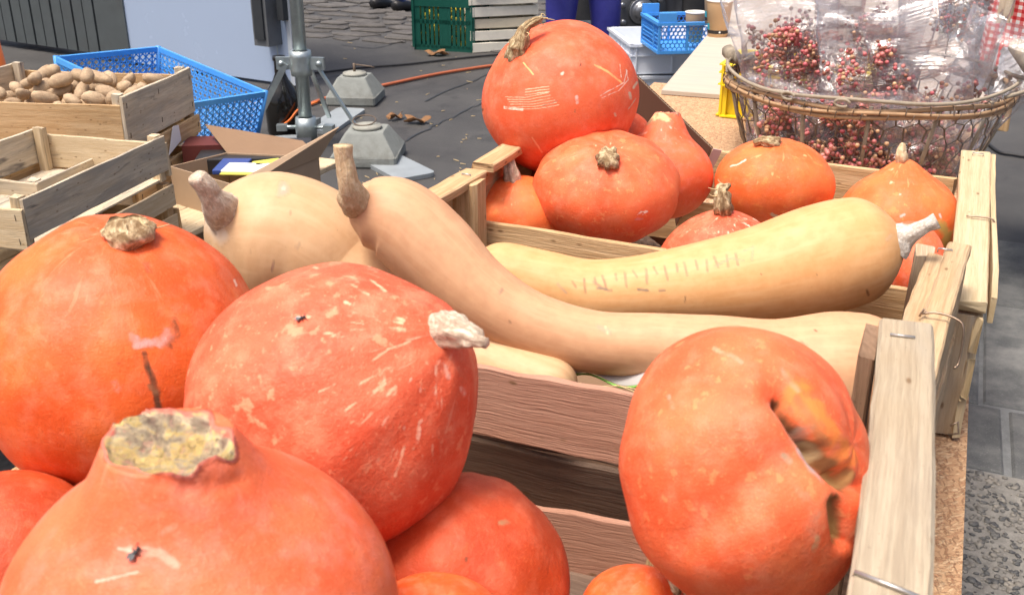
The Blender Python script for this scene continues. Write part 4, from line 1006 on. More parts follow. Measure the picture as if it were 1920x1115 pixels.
def hexwall(mb, p, X, Y_, N, W, H, r, bar, t):
    """honeycomb wall from lower left corner p"""
    dx, dy = r * 3 ** .5, r * 1.5; seen = set()
    for j in range(int(H / dy) + 2):
        for i in range(int(W / dx) + 2):
            cx_, cy_ = i * dx + (j % 2) * dx / 2, j * dy
            pts = [(cx_ + r * math.sin(k * math.pi / 3), cy_ + r * math.cos(k * math.pi / 3)) for k in range(6)]
            for k in range(6):
                a, b = pts[k], pts[(k + 1) % 6]; key = tuple(sorted([(round(a[0], 4), round(a[1], 4)), (round(b[0], 4), round(b[1], 4))]))
                if key in seen or not all(0 <= q[0] <= W and 0 <= q[1] <= H for q in (a, b)): continue
                seen.add(key); A_, B_ = p + X * a[0] + Y_ * a[1], p + X * b[0] + Y_ * b[1]; d = nrm(B_ - A_)
                mb.box((A_ + B_) / 2, np.linalg.norm(B_ - A_) + bar * .5, bar, t, X=d, Y=np.cross(N, d), Z=N)
hc = thing('plastic_crate', 'small blue honeycomb crate holding cups on the white trays', 'crate', U(1300, 78, 4.2))
p0 = U(1236, 76, 4.05); Wc, Hc, Dc = .40, .115, .28; p0 = np.array([p0[0], p0[1], wz + .004])
zt_ = .06
for p_, X_, N_, W_ in ((p0, Xw, -Yw, Wc), (p0 + Yw * Dc, Xw, Yw, Wc), (p0, Yw, -Xw, Dc), (p0 + Xw * Wc, Yw, Xw, Dc)):
    m = MB(); hexwall(m, p_, X_, up, N_, W_, Hc, .0105, .0034, .004)
    m.box(p_ + X_ * W_ / 2 + up * .006, W_, .012, .012, X=X_, Y=np.cross(up, X_), Z=up); m.box(p_ + X_ * W_ / 2 + up * Hc, W_ + .01, .02, .012, X=X_, Y=np.cross(up, X_), Z=up)
    for f in (.0, .28, 1.0): m.box(p_ + X_ * W_ * f + up * Hc / 2, .010, .009, Hc, X=X_, Y=np.cross(up, X_), Z=up)
    m.build('honeycomb_side', BLUEPL, hc)
for f in (0, 1):
    m = MB(); q = p0 + Yw * Dc * f; m.box(q + Xw * .03 + up * (Hc + .02), .07, .014, .045, X=Xw, Y=Yw, Z=up); m.build('stacking_lug', BLUEPL, hc)
m = MB(); m.box(p0 + Xw * Wc / 2 + Yw * Dc / 2 + up * .003, Wc, Dc, .004, X=Xw, Y=Yw, Z=up); m.build('floor_panel', BLUEPL, hc)

def cup(c, label, h=.115, rt=.042, rb=.030, band=True, group=None):
    o = thing('paper_cup', label, 'cup', c, group); m = MB(); m.lathe([(0, .004), (rb, .004), (rb, 0), (rb + .001, 0), (rt, h), ], c, 36); m.build('cup_wall', CUP, o)
    m = MB(); m.lathe([(rt - .0015, h - .001), (rb - .001, .02), (0, .02)], c, 36); m.build('cup_inside', CUPIN, o)
    m = MB(); m.lathe([(rt - .002, h), (rt - .001, h + .003), (rt + .002, h + .002), (rt + .002, h - .002), (rt, h - .003)], c, 36); m.build('rim', CUPIN, o)
    if band:
        f = lambda z: rb + .001 + (rt - rb - .001) * z / h + .0004
        m = MB(); m.lathe([(f(.012), .012), (f(.024), .024)], c, 36); m.build('printed_band', CUPBAND, o)
        d = nrm([-FW[0], -FW[1], 0]); e = nrm(d + .0 * RR); m = MB()
        m.lathe([(0, 0), (.0035, 0), (.0035, .0006), (0, .0006)], c + e * (f(.018) + .0002) + up * .018, 12, axis=e); m.build('band_emblem', CUPIN, o)
        for k in range(4): 
            e = nrm(d - RR * (.45 + .07 * k)); 
        e = nrm(d * .35 - RR); sd = np.cross(e, up); m = MB(); m.box(c + e * (f(.036) + .0003) + up * .036, .012, .0008, .022, X=sd, Y=e, Z=nrm(up + e * .09)); m.build('teal_mark', CUPTEAL, o)
    return o
cb = A(1345, 68, TABLE_Z + .013); cup(cb, 'kraft paper cup with black band standing on the plywood sheet', .125, .046, .034)
cup(p0 + Xw * .17 + Yw * .10 + up * .03, 'kraft paper cup standing inside the blue honeycomb crate', .115, .040, .03, False)
cup(cb + Yw * .30 + Xw * .08, 'second paper cup on the plywood behind the banded one', .125, .046, .034)

# ---- lorry wheel
wc = U(1200, 20, 6.4); wh = thing('vehicle_wheel', 'grey lorry wheel with a domed hub behind the white trays', 'wheel', (wc[0], wc[1], 0))
ax = nrm(-FWh + RTh * .25); RW = wc[2]; c = wc
m = MB(); m.lathe([(RW * .62, -.2), (RW * .9, -.2), (RW, -.16), (RW, -.03), (RW * .9, .0), (RW * .66, .0), (RW * .62, -.03)], c, 44, axis=ax); m.build('tyre', TYRE, wh)
m = MB(); m.lathe([(RW * .63, -.02), (RW * .60, .0), (RW * .55, -.06), (RW * .40, -.05), (RW * .36, .01), (RW * .2, .02), (0, .02)], c, 44, axis=ax); m.build('rim', RIM, wh)
m = MB(); m.lathe([(RW * .17, .02), (RW * .17, .03), (RW * .15, .032), (RW * .13, .03), (RW * .12, .055), (RW * .08, .075), (0, .082)], c, 30, axis=ax); m.build('hub_cap', HUB, wh)
m = MB(); m.lathe([(RW * .19, .02), (RW * .19, .028), (RW * .16, .028)], c, 30, axis=ax); m.build('hub_seal', DARKMET, wh)
sd = nrm(np.cross(ax, up)); u2 = np.cross(sd, ax)
for k in range(8):
    t = k * math.pi / 4 + .3; q = c + (sd * math.cos(t) + u2 * math.sin(t)) * RW * .29 + ax * .02; m = MB(); m.lathe([(.018, 0), (.018, .022), (.012, .028), (0, .028)], q, 8, axis=ax); m.build('wheel_nut', HUB, wh)

# ---- people (only the legs are in the frame)
def person(label, base, face, mat_leg, shoes, h=1.75, stance=.11, lean=0, apron=False):
    base = np.asarray(base, float) * [1, 1, 0]; f = nrm([face[0], face[1], 0]); s = np.cross(up, f) * -1
    o = thing('person', label, 'person', base)
    J = {}; V = []; Rr = []; E = []
    def j(n, a, b_, z, r, p=None):
        V.append(base + s * a + f * b_ + up * z); Rr.append(r); J[n] = len(V) - 1
        if p is not None: E.append((J[p], J[n]))
    j('pel', 0, 0, .95, (.15, .11)); j('wst', 0, 0, 1.10, (.13, .10), 'pel'); j('ch', 0, .01, 1.32, (.165, .115), 'wst'); j('nk', 0, .01, 1.49, (.055, .055), 'ch'); j('hd', 0, .03, 1.60, (.085, .10), 'nk'); j('hd2', 0, .03, 1.70, (.075, .088), 'hd')
    for k, q in ((-1, 'l'), (1, 'r')):
        j(q + 'hip', k * .095, 0, .88, (.095, .10), 'pel'); j(q + 'kn', k * (stance), .02, .50, (.062, .065), q + 'hip'); j(q + 'an', k * (stance + .01), 0, .09, (.042, .045), q + 'kn'); j(q + 'toe', k * (stance + .02), .15, .035, (.04, .03), q + 'an')
        j(q + 'sh', k * .19, 0, 1.42, (.055, .055), 'ch'); j(q + 'el', k * .24, .0, 1.14, (.042, .042), q + 'sh'); j(q + 'wr', k * .20, .16, .98, (.028, .028), q + 'el'); j(q + 'hn', k * .18, .25, .95, (.035, .02), q + 'wr')
    me = bpy.data.meshes.new('body'); me.from_pydata([(p - base).tolist() for p in V], E, []); b = link('body', me, o)
    me.materials.append(mat_leg); me.materials.append(SHIRT); me.materials.append(SKIN)
    sk = b.modifiers.new('skin', 'SKIN'); sk.use_smooth_shade = True
    for i, r in enumerate(Rr): me.skin_vertices[0].data[i].radius = r
    me.skin_vertices[0].data[0].use_root = True
    b.modifiers.new('sub', 'SUBSURF').levels = 2; b.modifiers['sub'].render_levels = 2
    dg = bpy.context.evaluated_depsgraph_get(); ev = bpy.data.meshes.new_from_object(b.evaluated_get(dg)); b.modifiers.clear(); b.data = ev
    ev.materials.clear(); [ev.materials.append(x) for x in (mat_leg, SHIRT, SKIN)]
    for p in ev.polygons:
        z = p.center.z; p.material_index = 0 if z < .98 and abs(Vector(p.center).dot(Vector(s))) < .19 else (2 if z > 1.47 else 1); p.use_smooth = True
    for k in (-1, 1):
        m = MB(); c0 = base + s * k * (stance + .01)
        m.tube([c0 - f * .07 + up * .05, c0 - f * .05 + up * .055, c0 + f * .03 + up * .055, c0 + f * .12 + up * .04, c0 + f * .19 + up * .03], [.038, .052, .055, .048, .03], 14, flat=1)
        m.build('shoe', shoes, o)
        m = MB(); hb_ = base + s * k * .18 + f * .25 + up * .95
        for q in range(4): 
            r0_ = hb_ + s * (q - 1.5) * .018; m.tube([r0_, r0_ + f * .04 - up * .01, r0_ + f * .065 - up * .03, r0_ + f * (.07 + .004 * (q % 2)) - up * .055], [.009, .0085, .008, .006], 8)
        r0_ = hb_ - s * k * .035 - f * .03; m.tube([r0_, r0_ - s * k * .025 + f * .03, r0_ - s * k * .02 + f * .055 - up * .015], [.010, .009, .007], 8); m.build('fingers', SKIN, o)
    m = MB(); m.add(JV * [.095, .105, .11] + base + f * .015 + up * 1.70, JF, None, True); m.build('hair', HAIR, o)
    return o
person('person in shiny royal blue work trousers standing behind the topmost squash', U(1092, 60, 4.9), -FWh + RTh * .1, TROUSER, SHOE, stance=.115)
pq = A(728, 20, 0); person('person in dark jeans and black shoes at the top of the frame', pq, RTh * .6 + FWh * .8, JEANS, SHOE, stance=.13)
# metal clasp thing between the trouser legs: small hand trolley bar
m = MB(); q = U(1091, 25, 5.3); q[2] = 0
ht = thing('hand_truck', 'dark metal trolley frame glimpsed between the blue trouser legs', 'trolley', q)
for k in (-.1, .1): m = MB(); m.tube([q + RTh * k, q + RTh * k + up * 1.1], .014, 8); m.build('upright', DARKMET, ht)
for z in (.3, .55, .72, .9): m = MB(); m.box(q + up * z, .2, .01, .03, X=RTh, Y=FWh, Z=up); m.build('cross_bar', STEEL, ht)
m = MB(); m.box(q - FWh * .09 + up * .012, .3, .2, .012, X=RTh, Y=FWh, Z=up); m.build('toe_plate', DARKMET, ht)

# ================================================================== THE THREE SQUASH CRATES ON THE TABLE
g1 = 'wooden crates of squash on the table'
XA, YA = np.array([1., 0, 0]), np.array([0, 1., 0])
def rail_end(o, far, near, w, t, mat, out, ztop_drop=.03, nboards=3, zb=TABLE_Z + .004, seed=0, boardmat=None, inner_post=True):
    """the short end of a crate: flat top rail, upright boards nailed outside it, posts inside"""
    far = np.asarray(far, float); near = np.asarray(near, float)
    plank('top_rail', o, near, far, XA, w, t, mat, seg=14, jit=.0005, seed=seed, endj=.002)
    zt = min(far[2], near[2]) - t / 2 - .002; ax = nrm(far - near); hgt = (zt - zb) / nboards
    for k in range(nboards):
        z = zb + hgt * (k + .5); xo = out * (w / 2 - .006); a = near + XA * xo + ax * .002; b = far + XA * xo - ax * .002; a = np.array([a[0], a[1], z]); b = np.array([b[0], b[1], z])
        plank('end_board', o, a, b, up, hgt - .004 - .002 * k, .009, boardmat or mat, seg=14, jit=.0012, seed=seed + k + 1, endj=.003)
    return zt
# --- crate A (near)
A1 = thing('wooden_crate', 'nearest wooden crate with a grey weathered top rail, heaped with orange squash', 'crate', (-.3, .5, TABLE_Z), g1)
f1 = AY(1697, 621, .735); n1 = f1 + np.array([.012, -.52, -.002]); n1 = A(1660, 1115, f1[2]); n1 = f1 + (n1 - f1) * 1.5
GREYRAIL = wood('grey_rail_wood', (.47, .395, .285), (.34, .275, .195), grey=.25, stain=.10, stain_col=(.35, .20, .11))
rail_end(A1, f1, n1, .037, .016, GREYRAIL, 1, seed=11, boardmat=WOOD_OLD)
xr = f1[0] - .022
def yslat(o, x0, x1, y, z0, z1, mat, t=.007, sag=0, seed=1, jit=.0012): return plank('side_slat', o, (x0, y, (z0 + z1) / 2), (x1, y, (z0 + z1) / 2), up, z1 - z0, t, mat, seg=20, jit=jit, sag=sag, seed=seed)
za = AY(895, 703, .735)[2]; zb_ = AY(1170, 745, .735)[2]; zc_ = AY(890, 830, .735)[2]; zd_ = AY(1010, 945, .735)[2]
yslat(A1, -.60, xr, .735, zc_ + .003, (za + zb_) / 2, WOOD_BOUNCE, seed=3, sag=-.010)
yslat(A1, -.60, xr, .735, TABLE_Z + .006, zd_, WOOD_BOUNCE, seed=4, sag=-.006)
plank('corner_post', A1, (f1[0] - .0215, .700, TABLE_Z + .004), (f1[0] - .0215, .700, f1[2] + .003), YA, .055, .011, WOOD_BROWN, seg=5, seed=8)
plank('corner_post', A1, (-.585, .712, TABLE_Z + .004), (-.585, .712, TABLE_Z + .16), XA, .032, .030, WOOD, seg=5, seed=9)
x6 = AY(1222, 1040, .725)[0]; plank('splint', A1, (x6, .722, TABLE_Z + .004), (x6 + .003, .722, AY(1215, 1020, .722)[2]), XA, .012, .006, WOOD, seg=5, seed=19)
rail_end(A1, (-.615, .735, f1[2] - .13), (-.615, .22, f1[2] - .13), .035, .014, WOOD, -1, seed=31)
yslat(A1, -.60, xr, .22, TABLE_Z + .10, TABLE_Z + .17, WOOD, seed=5); yslat(A1, -.60, xr, .22, TABLE_Z + .006, TABLE_Z + .08, WOOD, seed=6)
for k in range(6): plank('floor_slat', A1, (-.60, .26 + k * .088, TABLE_Z + .005), (xr, .26 + k * .088, TABLE_Z + .005), YA, .08, .006, WOOD_SHADED, seg=4)
zt1 = f1[2] + .0085
def at_rail(px, py, z): return A(px, py, z)
s1 = at_rail(1692, 632, zt1); staple(A1, s1, up, XA + .1 * YA, .016, STAPLE, .0009)
s2 = at_rail(1662, 1098, zt1); staple(A1, s2, up, XA * 1 - .25 * YA, .030, STAPLE, .0011)
# --- crate B (middle)
B1 = thing('wooden_crate', 'middle wooden crate with a splintered brown end rail, holding the long butternut squashes', 'crate', (-.3, .97, TABLE_Z), g1)
f2 = AY(1783, 466, 1.145); n2 = f2 + np.array([-.022, -.34, -.004])
RAILB = wood('splintered_rail_wood', (.60, .44, .27), (.40, .27, .15), grey=.2, stain=.25)
rail_end(B1, f2 + XA * .008, n2 + XA * .008, .024, .014, RAILB, 1, seed=41, boardmat=RAILB, nboards=3)
plank('top_rail', B1, n2 - XA * .012 - up * .001, f2 - XA * .014 - YA * .045 - up * .001, XA, .018, .012, RAILB, seg=12, seed=46, endj=.006)
plank('corner_post', B1, (f2[0] - .026, 1.125, TABLE_Z + .004), (f2[0] - .026, 1.125, f2[2] + .002), XA, .020, .030, WOOD_OLD, seg=4, seed=47)
zA0 = AY(905, 412, 1.152)[2]; zA1 = AY(1725, 546, 1.152)[2]
plank('side_slat', B1, (-.56, 1.152, zA0 - .040), (f2[0] - .014, 1.152, zA1 - .040), up, .080, .008, WOOD, seg=20, jit=.0006, seed=48)
plank('side_slat', B1, (-.56, 1.152, zA0 - .125), (f2[0] - .014, 1.152, zA1 - .125), up, .070, .008, WOOD, seg=20, jit=.0006, seed=49)
lx = AY(878, 400, 1.125); plank('corner_post', B1, (lx[0], 1.125, TABLE_Z + .004), (lx[0], 1.125, AY(878, 338, 1.125)[2]), XA, .037, .034, WOOD, seg=5, seed=50)
fl2 = AY(893, 326, 1.16); nl2 = A(783, 372, fl2[2]); nl2 = fl2 + (nl2 - fl2) * 2.6; nl2 = fl2 + np.array([(nl2 - fl2)[0] * .35, -.345, 0])
rail_end(B1, fl2, nl2, .032, .012, WOOD, -1, seed=52)
m_ = WOOD_SHADED
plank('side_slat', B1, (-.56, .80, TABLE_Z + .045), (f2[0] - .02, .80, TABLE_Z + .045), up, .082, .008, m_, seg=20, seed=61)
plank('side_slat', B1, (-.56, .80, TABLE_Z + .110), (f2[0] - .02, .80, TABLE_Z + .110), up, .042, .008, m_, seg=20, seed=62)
for k in range(4): plank('floor_slat', B1, (-.56, .85 + k * .088, TABLE_Z + .005), (f2[0] - .02, .85 + k * .088, TABLE_Z + .005), YA, .08, .006, WOOD_SHADED, seg=4)
staple(B1, A(1772, 469, f2[2] + .007), up, XA, .014, STAPLE, .0009)
# bent wire on the rail
w0 = A(1729, 588, f2[2] + .009); m = MB(); m.tube(catmull(np.array([w0, w0 + [.012, .0, .003], w0 + [.028, -.002, .001], w0 + [.036, -.006, -.006], w0 + [.037, -.012, -.035], w0 + [.034, -.018, -.04]]), 18), .0011, 6); m.build('bent_wire', BRASS, B1)
m = MB(); m.tube([w0 - [.002, 0, .003], w0 + [.001, .004, .003], w0 + [.004, 0, .001]], .0012, 6); m.build('bent_wire', BRASS, B1)
for py_ in (735,): 
    q = f2 + np.array([.012, -.27, -.07]); m = MB(); m.tube([q + [.006, 0, 0], q + [.012, .002, .004], q + [.014, .0, -.006], q + [.006, 0, -.009]], .0011, 6); m.build('staple', BRASS, B1)
# --- crate C (far)
C1 = thing('wooden_crate', 'farthest wooden crate of the row with a pale top rail and round squash inside', 'crate', (-.28, 1.38, TABLE_Z), g1)
f3 = AY(1829, 291, 1.6); n3 = AY(1813, 572, 1.135); RAILC = wood('pale_rail_wood', (.68, .55, .35), (.50, .38, .22), stain=.06, grey=.1)
rail_end(C1, f3, n3, .040, .014, RAILC, 1, seed=71, nboards=3)
plank('end_board', C1, f3 + XA * .024 - up * .010, n3 + XA * .026 - up * .006 + YA * .01, up, .030, .006, RAILC, seg=12, seed=75)
plank('corner_post', C1, (n3[0] - .001, n3[1] + .012, TABLE_Z + .004), (n3[0] - .001, n3[1] + .012, n3[2] - .012), XA, .028, .022, WOOD_OLD, seg=4, seed=76)
zC0 = AY(1340, 280, 1.6)[2]; zC1 = AY(1800, 335, 1.6)[2]
plank('side_slat', C1, (-.57, 1.6, zC0 - .040), (f3[0] - .02, 1.6, zC1 - .040), up, .080, .008, WOOD, seg=16, seed=77); plank('side_slat', C1, (-.57, 1.6, zC0 - .125), (f3[0] - .02, 1.6, zC1 - .125), up, .07, .008, WOOD, seg=16, seed=78)
fl3 = np.array([fl2[0] + .004, 1.6, AY(940, 276, 1.4)[2] - .0]); nl3 = np.array([fl2[0], 1.178, fl2[2] + .004]); fl3[2] = nl3[2]
rail_end(C1, fl3, nl3, .032, .012, WOOD, -1, seed=82)
for k in range(4): plank('floor_slat', C1, (-.56, 1.2 + k * .1, TABLE_Z + .005), (f3[0] - .02, 1.2 + k * .1, TABLE_Z + .005), YA, .09, .006, WOOD_OLD, seg=4)
plank('side_slat', C1, (-.56, 1.172, TABLE_Z + .04), (f3[0] - .024, 1.172, TABLE_Z + .04), up, .07, .007, WOOD_OLD, seg=10, seed=83)
plank('corner_post', C1, (f3[0] - .034, 1.58, TABLE_Z + .004), (f3[0] - .034, 1.58, f3[2] - .06), XA, .02, .02, WOOD, seg=4, seed=84)
staple(C1, A(1834, 289, f3[2] + .0075), up, XA, .014, STAPLE, .0009)
w1 = A(1812, 405, f3[2] - .003); w1[2] += .0; 
yy_ = A(1812, 405, (f3[2] + n3[2]) / 2 + .0085); m = MB(); m.tube(catmull(np.array([yy_, yy_ + [.012, .0, .001], yy_ + [.03, -.001, .0], yy_ + [.034, -.004, -.01], yy_ + [.034, -.01, -.03]]), 16), .0011, 6); m.build('bent_wire', BRASS, C1)
m = MB(); m.box(f3 + np.array([.028, -.06, -.035]), .003, .03, .028); m.build('corner_bracket', STEEL, C1)
staple(B1, fl2 + np.array([0, -.03, .0065]), up, XA, .012, STAPLE, .0009)

# cardboard divider standing behind the squash
cd = thing('cardboard_sheet', 'shade-dark brown corrugated cardboard sheet standing on edge behind the topmost squash', 'cardboard', U(1270, 260, 1.62))
c0_, c1_ = U(1337, 276, 1.60), U(1190, 136, 1.67); d_ = nrm(c1_ - c0_); dn_ = nrm(-up + RT * .12 - d_ * (-up @ d_)); Nn = nrm(np.cross(d_, dn_)); c1_ = c1_ + d_ * .05
for s_ in (0, .0042):
    m = MB(); q = [c0_, c1_, c1_ + dn_ * .26, c0_ + dn_ * .22]; sheet(m, [p + Nn * s_ for p in q], .0007); m.build('liner', CARD_SHADED, cd)
m = MB(); n = 130; V = []
for i in range(n + 1):
    p = c0_ + (c1_ - c0_) * i / n + Nn * (.0024 + .0017 * math.sin(i * 2.1)); V += [p + dn_ * .0004, p + dn_ * .02]
m.add(V, [(2 * i, 2 * i + 2, 2 * i + 3, 2 * i + 1) for i in range(n)]); o = m.build('fluting', CARD_L, cd); o.modifiers.new('t', 'SOLIDIFY').thickness = .0006
m = MB(); p = c0_ - d_ * .001 + dn_ * .002; q = [p, p + RT * .014 - UP * .003, p + RT * .013 + dn_ * .075, p + dn_ * .08]; sheet(m, q, .0006); o = m.build('paper_slip', PINKPAPER, None, loc=p); tag(o, 'pale pink paper slip stuck to the near end of the cardboard divider', 'paper')

# ================================================================== SQUASHES
CORK = (.66, .52, .36); DIRT = (.13, .06, .03); PINKW = (.80, .42, .36); GREYW = (.62, .45, .43); PALE_M = (.92, .58, .36); BR = (.34, .17, .08)
gk = 'orange hokkaido squashes in the crates'
def rays(cx_, cy_, a0, a1, n, r0, r1, w, c, s, seed=0):
    r = np.random.default_rng(seed); out = []
    for k in range(n):
        t = math.radians(r.uniform(a0, a1)); b = r0 + (r1 - r0) * r.uniform(0, .6); e = b + (r1 - r0) * r.uniform(.05, .20)
        out.append(([(cx_ + b * math.cos(t), cy_ - b * math.sin(t)), (cx_ + e * math.cos(t), cy_ - e * math.sin(t))], w * r.uniform(.5, 1.3), c, s * r.uniform(.3, .9), 1))
    return out
# left, big deep orange
squash('big deep orange squash at the left edge with squat corky stem and drip stain', (-62, 400, 494, 934), .80, cdir(.10, .86, .50), K_RED, gk, asp=.90, neck=.05, nw=.5, seed=3, res=(280, 200), ribs=7, ramp=.010, lump=.016,
       stem=dict(path=[(240, 444, 38, -.002), (240, 438, 44, .001), (240, 430, 45, .004), (239, 420, 34, .006), (239, 415, 15, .006)], lobes=7, lamp=.04, rough=.15, n=34,
                 fibres=[[(240, 452, -.01), (232, 475, .004), (238, 498, .010), (233, 516, .014)], [(236, 452, -.004), (224, 466, .008), (220, 476, .012)], [(280, 430, -.004), (300, 426, -.006), (320, 420, -.01)], [(262, 410, .02), (268, 420, .026), (278, 428, .026)]]), smat=STEM,
       marks=[([(248, 632), (262, 645), (300, 640), (312, 625)], 13, (.60, .30, .24), .55), ([(256, 650), (286, 640)], 9, (.68, .42, .38), .55), ([(258, 632)], 6, (.5, .4, .4), .4), ([(296, 650), (306, 636)], 5, (.7, .5, .46), .5), ([(325, 600), (330, 625), (318, 648)], 10, DIRT, .55), ([(270, 668), (284, 700), (294, 742), (300, 770)], 9, DIRT, .75), ([(282, 725), (292, 735)], 7, BR, .6),
              ([(274, 495), (280, 512)], 9, DIRT, .45), ([(222, 682)], 4, DIRT, .8), ([(215, 715), (225, 730)], 10, GREYW, .35), ([(440, 525), (443, 535)], 3, (.9, .6, .45), .9), ([(360, 442), (372, 455)], 2, DIRT, .5), ([(448, 480), (455, 492)], 2, (.8, .75, .7), .9)] + rays(243, 452, 215, 330, 40, 30, 180, 2.6, (.95, .36, .16), .35, 2))
# speckled, stem to the right
SQ = {}
SQ['speckled'] = squash('speckled salmon squash in the left foreground with its pale corky stem pointing right', (340, 491, 897, 1044), .67, cdir(.80, .50, .42), K_PALE, gk, asp=1.0, neck=.16, nw=.42, seed=5, res=(320, 240), ribs=9, ramp=.012, lump=.012, dimple=.0,
       stem=dict(path=[(812, 617, 33, .0), (838, 618, 31, .012), (862, 624, 26, .022), (885, 632, 19, .030), (900, 640, 11, .036), (912, 642, 9, .040)], lobes=6, lamp=.08, rough=.16, n=30), smat=STEM_PALE,
       marks=[([(805, 605), (802, 625), (812, 645)], 6, (.62, .28, .22), .35), ([(700, 675), (730, 655), (770, 640)], 4, PALE_M, .5)] + rays(820, 625, 150, 275, 160, 50, 420, 3.6, (.91, .50, .31), .7, 3) + rays(820, 625, 235, 300, 34, 50, 260, 4, (.86, .44, .33), .6, 4) + rays(820, 625, 120, 170, 26, 60, 260, 3.4, (.95, .68, .42), .8, 6))
# front, scarred neck
nmk = [([(250, 1030), (300, 1035), (330, 1060)], 12, (.92, .42, .30), .55), ([(180, 1090), (260, 1072)], 4, (.95, .55, .42), .6), ([(225, 1028), (250, 1032)], 5, (.95, .55, .42), .6), ([(300, 1000), (330, 985)], 8, (.90, .38, .26), .4)]
SQ['front'] = squash('large smooth squash filling the lower left corner, its neck torn open to a yellow scar', (-18, 764, 748, 1520), .50, cdir(-.02, .90, .44), K_SALMON, gk, asp=.95, neck=.50, nw=.30, seed=9, res=(340, 300), ribs=0, lump=.010, dimple=.0, flat_top=1.165, rough_top=.075, marks=nmk,
       dents=[([(390, 905), (350, 915)], 16, .0012), ([(300, 900), (380, 930), (450, 900)], 16, .0012)])
# right, folded one with rotten crease, the cavity's shade painted in as dark marks
squash('collapsed squash leaning against the right rail with a rotting yellow crease', (1160, 611, 1640, 1165), .60, cdir(.72, .25, .55), K_LIGHT, gk, asp=.92, neck=-.02, nw=.5, seed=12, res=(320, 240), ribs=7, ramp=.016, lump=.012, stem=dict(path=[(1556, 846, 9, -.006), (1549, 841, 10, .004), (1543, 836, 6, .012)], lobes=5, lamp=.15, rough=.3, n=16), smat=STEM,
       dents=[([(1462, 738), (1500, 792), (1545, 845), (1590, 895)], 30, .0065), ([(1470, 748), (1500, 795), (1545, 850)], 13, .011), ([(1550, 856), (1585, 885), (1606, 912)], 20, .010), ([(1574, 950), (1582, 1015)], 15, .010), ([(1290, 1010), (1370, 950), (1440, 880), (1480, 860)], 42, .0035)],
       marks=[([(1490, 715), (1525, 770), (1565, 820), (1600, 860)], 24, (.80, .23, .045), .6), ([(1468, 745), (1500, 795), (1540, 845)], 13, (.15, .055, .02), 1), ([(1540, 848), (1575, 880), (1604, 908)], 21, (.24, .10, .035), 1), ([(1572, 945), (1580, 1015)], 19, (.26, .11, .04), .9), ([(1535, 835), (1556, 850)], 10, (.52, .38, .20), .9), ([(1580, 895), (1605, 900)], 15, (.52, .30, .11), .9), ([(1566, 950), (1576, 990), (1582, 1010)], 14, (.50, .30, .11), .95), ([(1563, 935), (1567, 965)], 9, (.28, .12, .04), .8),
              ([(1500, 742), (1530, 790), (1560, 832)], 7, (.30, .13, .06), .6), ([(1450, 750), (1478, 800), (1515, 850)], 8, (.56, .30, .20), .5), ([(1340, 655), (1375, 668), (1390, 680)], 6, (.60, .32, .20), .5), ([(1520, 800), (1530, 880)], 12, (.45, .34, .26), .40), ([(1478, 855), (1488, 865)], 11, (.42, .34, .22), .55), ([(1510, 845), (1545, 900)], 9, (.40, .38, .38), .45), ([(1500, 920), (1530, 960), (1520, 1000)], 14, (.62, .30, .18), .35), ([(1525, 1030), (1532, 1010)], 8, (.55, .38, .2), .5), ([(1255, 745), (1262, 765)], 7, (.90, .42, .32), .4), ([(1465, 690), (1500, 730)], 5, (.55, .32, .22), .4)])
# back row
squash('largest topmost squash at the back with scratched rind and a long stringy stem', (903, 37, 1199, 324), 1.46, cdir(-.50, .62, .60), K_ROSE, gk, asp=.93, neck=.02, nw=.4, seed=15, res=(420, 320), ribs=8, ramp=.010, lump=.014,
       stem=dict(path=[(970, 112, 22, -.01), (971, 98, 19, .004), (974, 82, 18, .012), (980, 62, 11, .018), (990, 48, 8, .02), (1004, 40, 7, .022), (1018, 33, 4, .022)], lobes=6, lamp=.14, rough=.20, n=34,
                 fibres=[[(1012, 36, .022), (1026, 34, .024), (1028, 38, .024)], [(1016, 34, .022), (1030, 36, .02), (1040, 38, .02)], [(1010, 40, .022), (1020, 48, .02), (1012, 54, .02)], [(1014, 36, .022), (1016, 26, .02), (1024, 30, .02)], [(985, 60, .02), (992, 64, .03), (986, 70, .03)], [(980, 115, .01), (990, 128, .02), (998, 140, .024)]]),
       marks=[([(948 + 3 * k, 182 + 4.6 * k), (985 + 5 * k, 183 + 4.2 * k), (1028 + 4 * k, 174 + 4.6 * k)], 1.0, (.80, .50, .32), 1) for k in range(6)] + [([(985, 168 + 5 * k), (1030, 162 + 5 * k)], 1.2, (.84, .60, .40), .8) for k in range(3)] + [([(945, 200 + 3 * k), (980, 204 + 3 * k)], 1.4, (.9, .75, .6), .9) for k in range(2)] +
             [([(1018, 199), (1046, 189)], 1.4, (.36, .16, .10), .8), ([(1116, 122), (1142, 136), (1166, 156)], 2.6, (.95, .42, .16), .8), ([(1125, 180), (1150, 166), (1170, 155), (1176, 132)], 1.4, (.88, .62, .5), .7), ([(1128, 184), (1160, 170), (1178, 150), (1174, 130)], 1.2, (.88, .62, .5), .7), ([(1162, 118), (1165, 145)], 1.5, (.88, .66, .52), .7), ([(1188, 165), (1194, 155)], 3, CORK, .8), ([(1178, 205), (1192, 185)], 1.2, CORK, .8),
              ([(1055, 138)], 4.5, (.70, .56, .44), 1), ([(1081, 182), (1083, 192)], 4.2, (.72, .46, .38), .95), ([(1079, 205), (1078, 210)], 1.5, (.5, .2, .1), .8), ([(981, 118), (1000, 140)], 1.8, (.95, .50, .2), .8), ([(998, 258), (1016, 285)], 2.4, (.95, .42, .22), .7), ([(1087, 113), (1090, 125)], 1.5, DIRT, .5), ([(1153, 213), (1154, 217)], 3, CORK, .7), ([(1090, 120), (1086, 125)], 1.5, DIRT, .6), ([(903, 206)], 4, DIRT, .9), ([(1180, 175), (1182, 185)], 3, CORK, .7)])
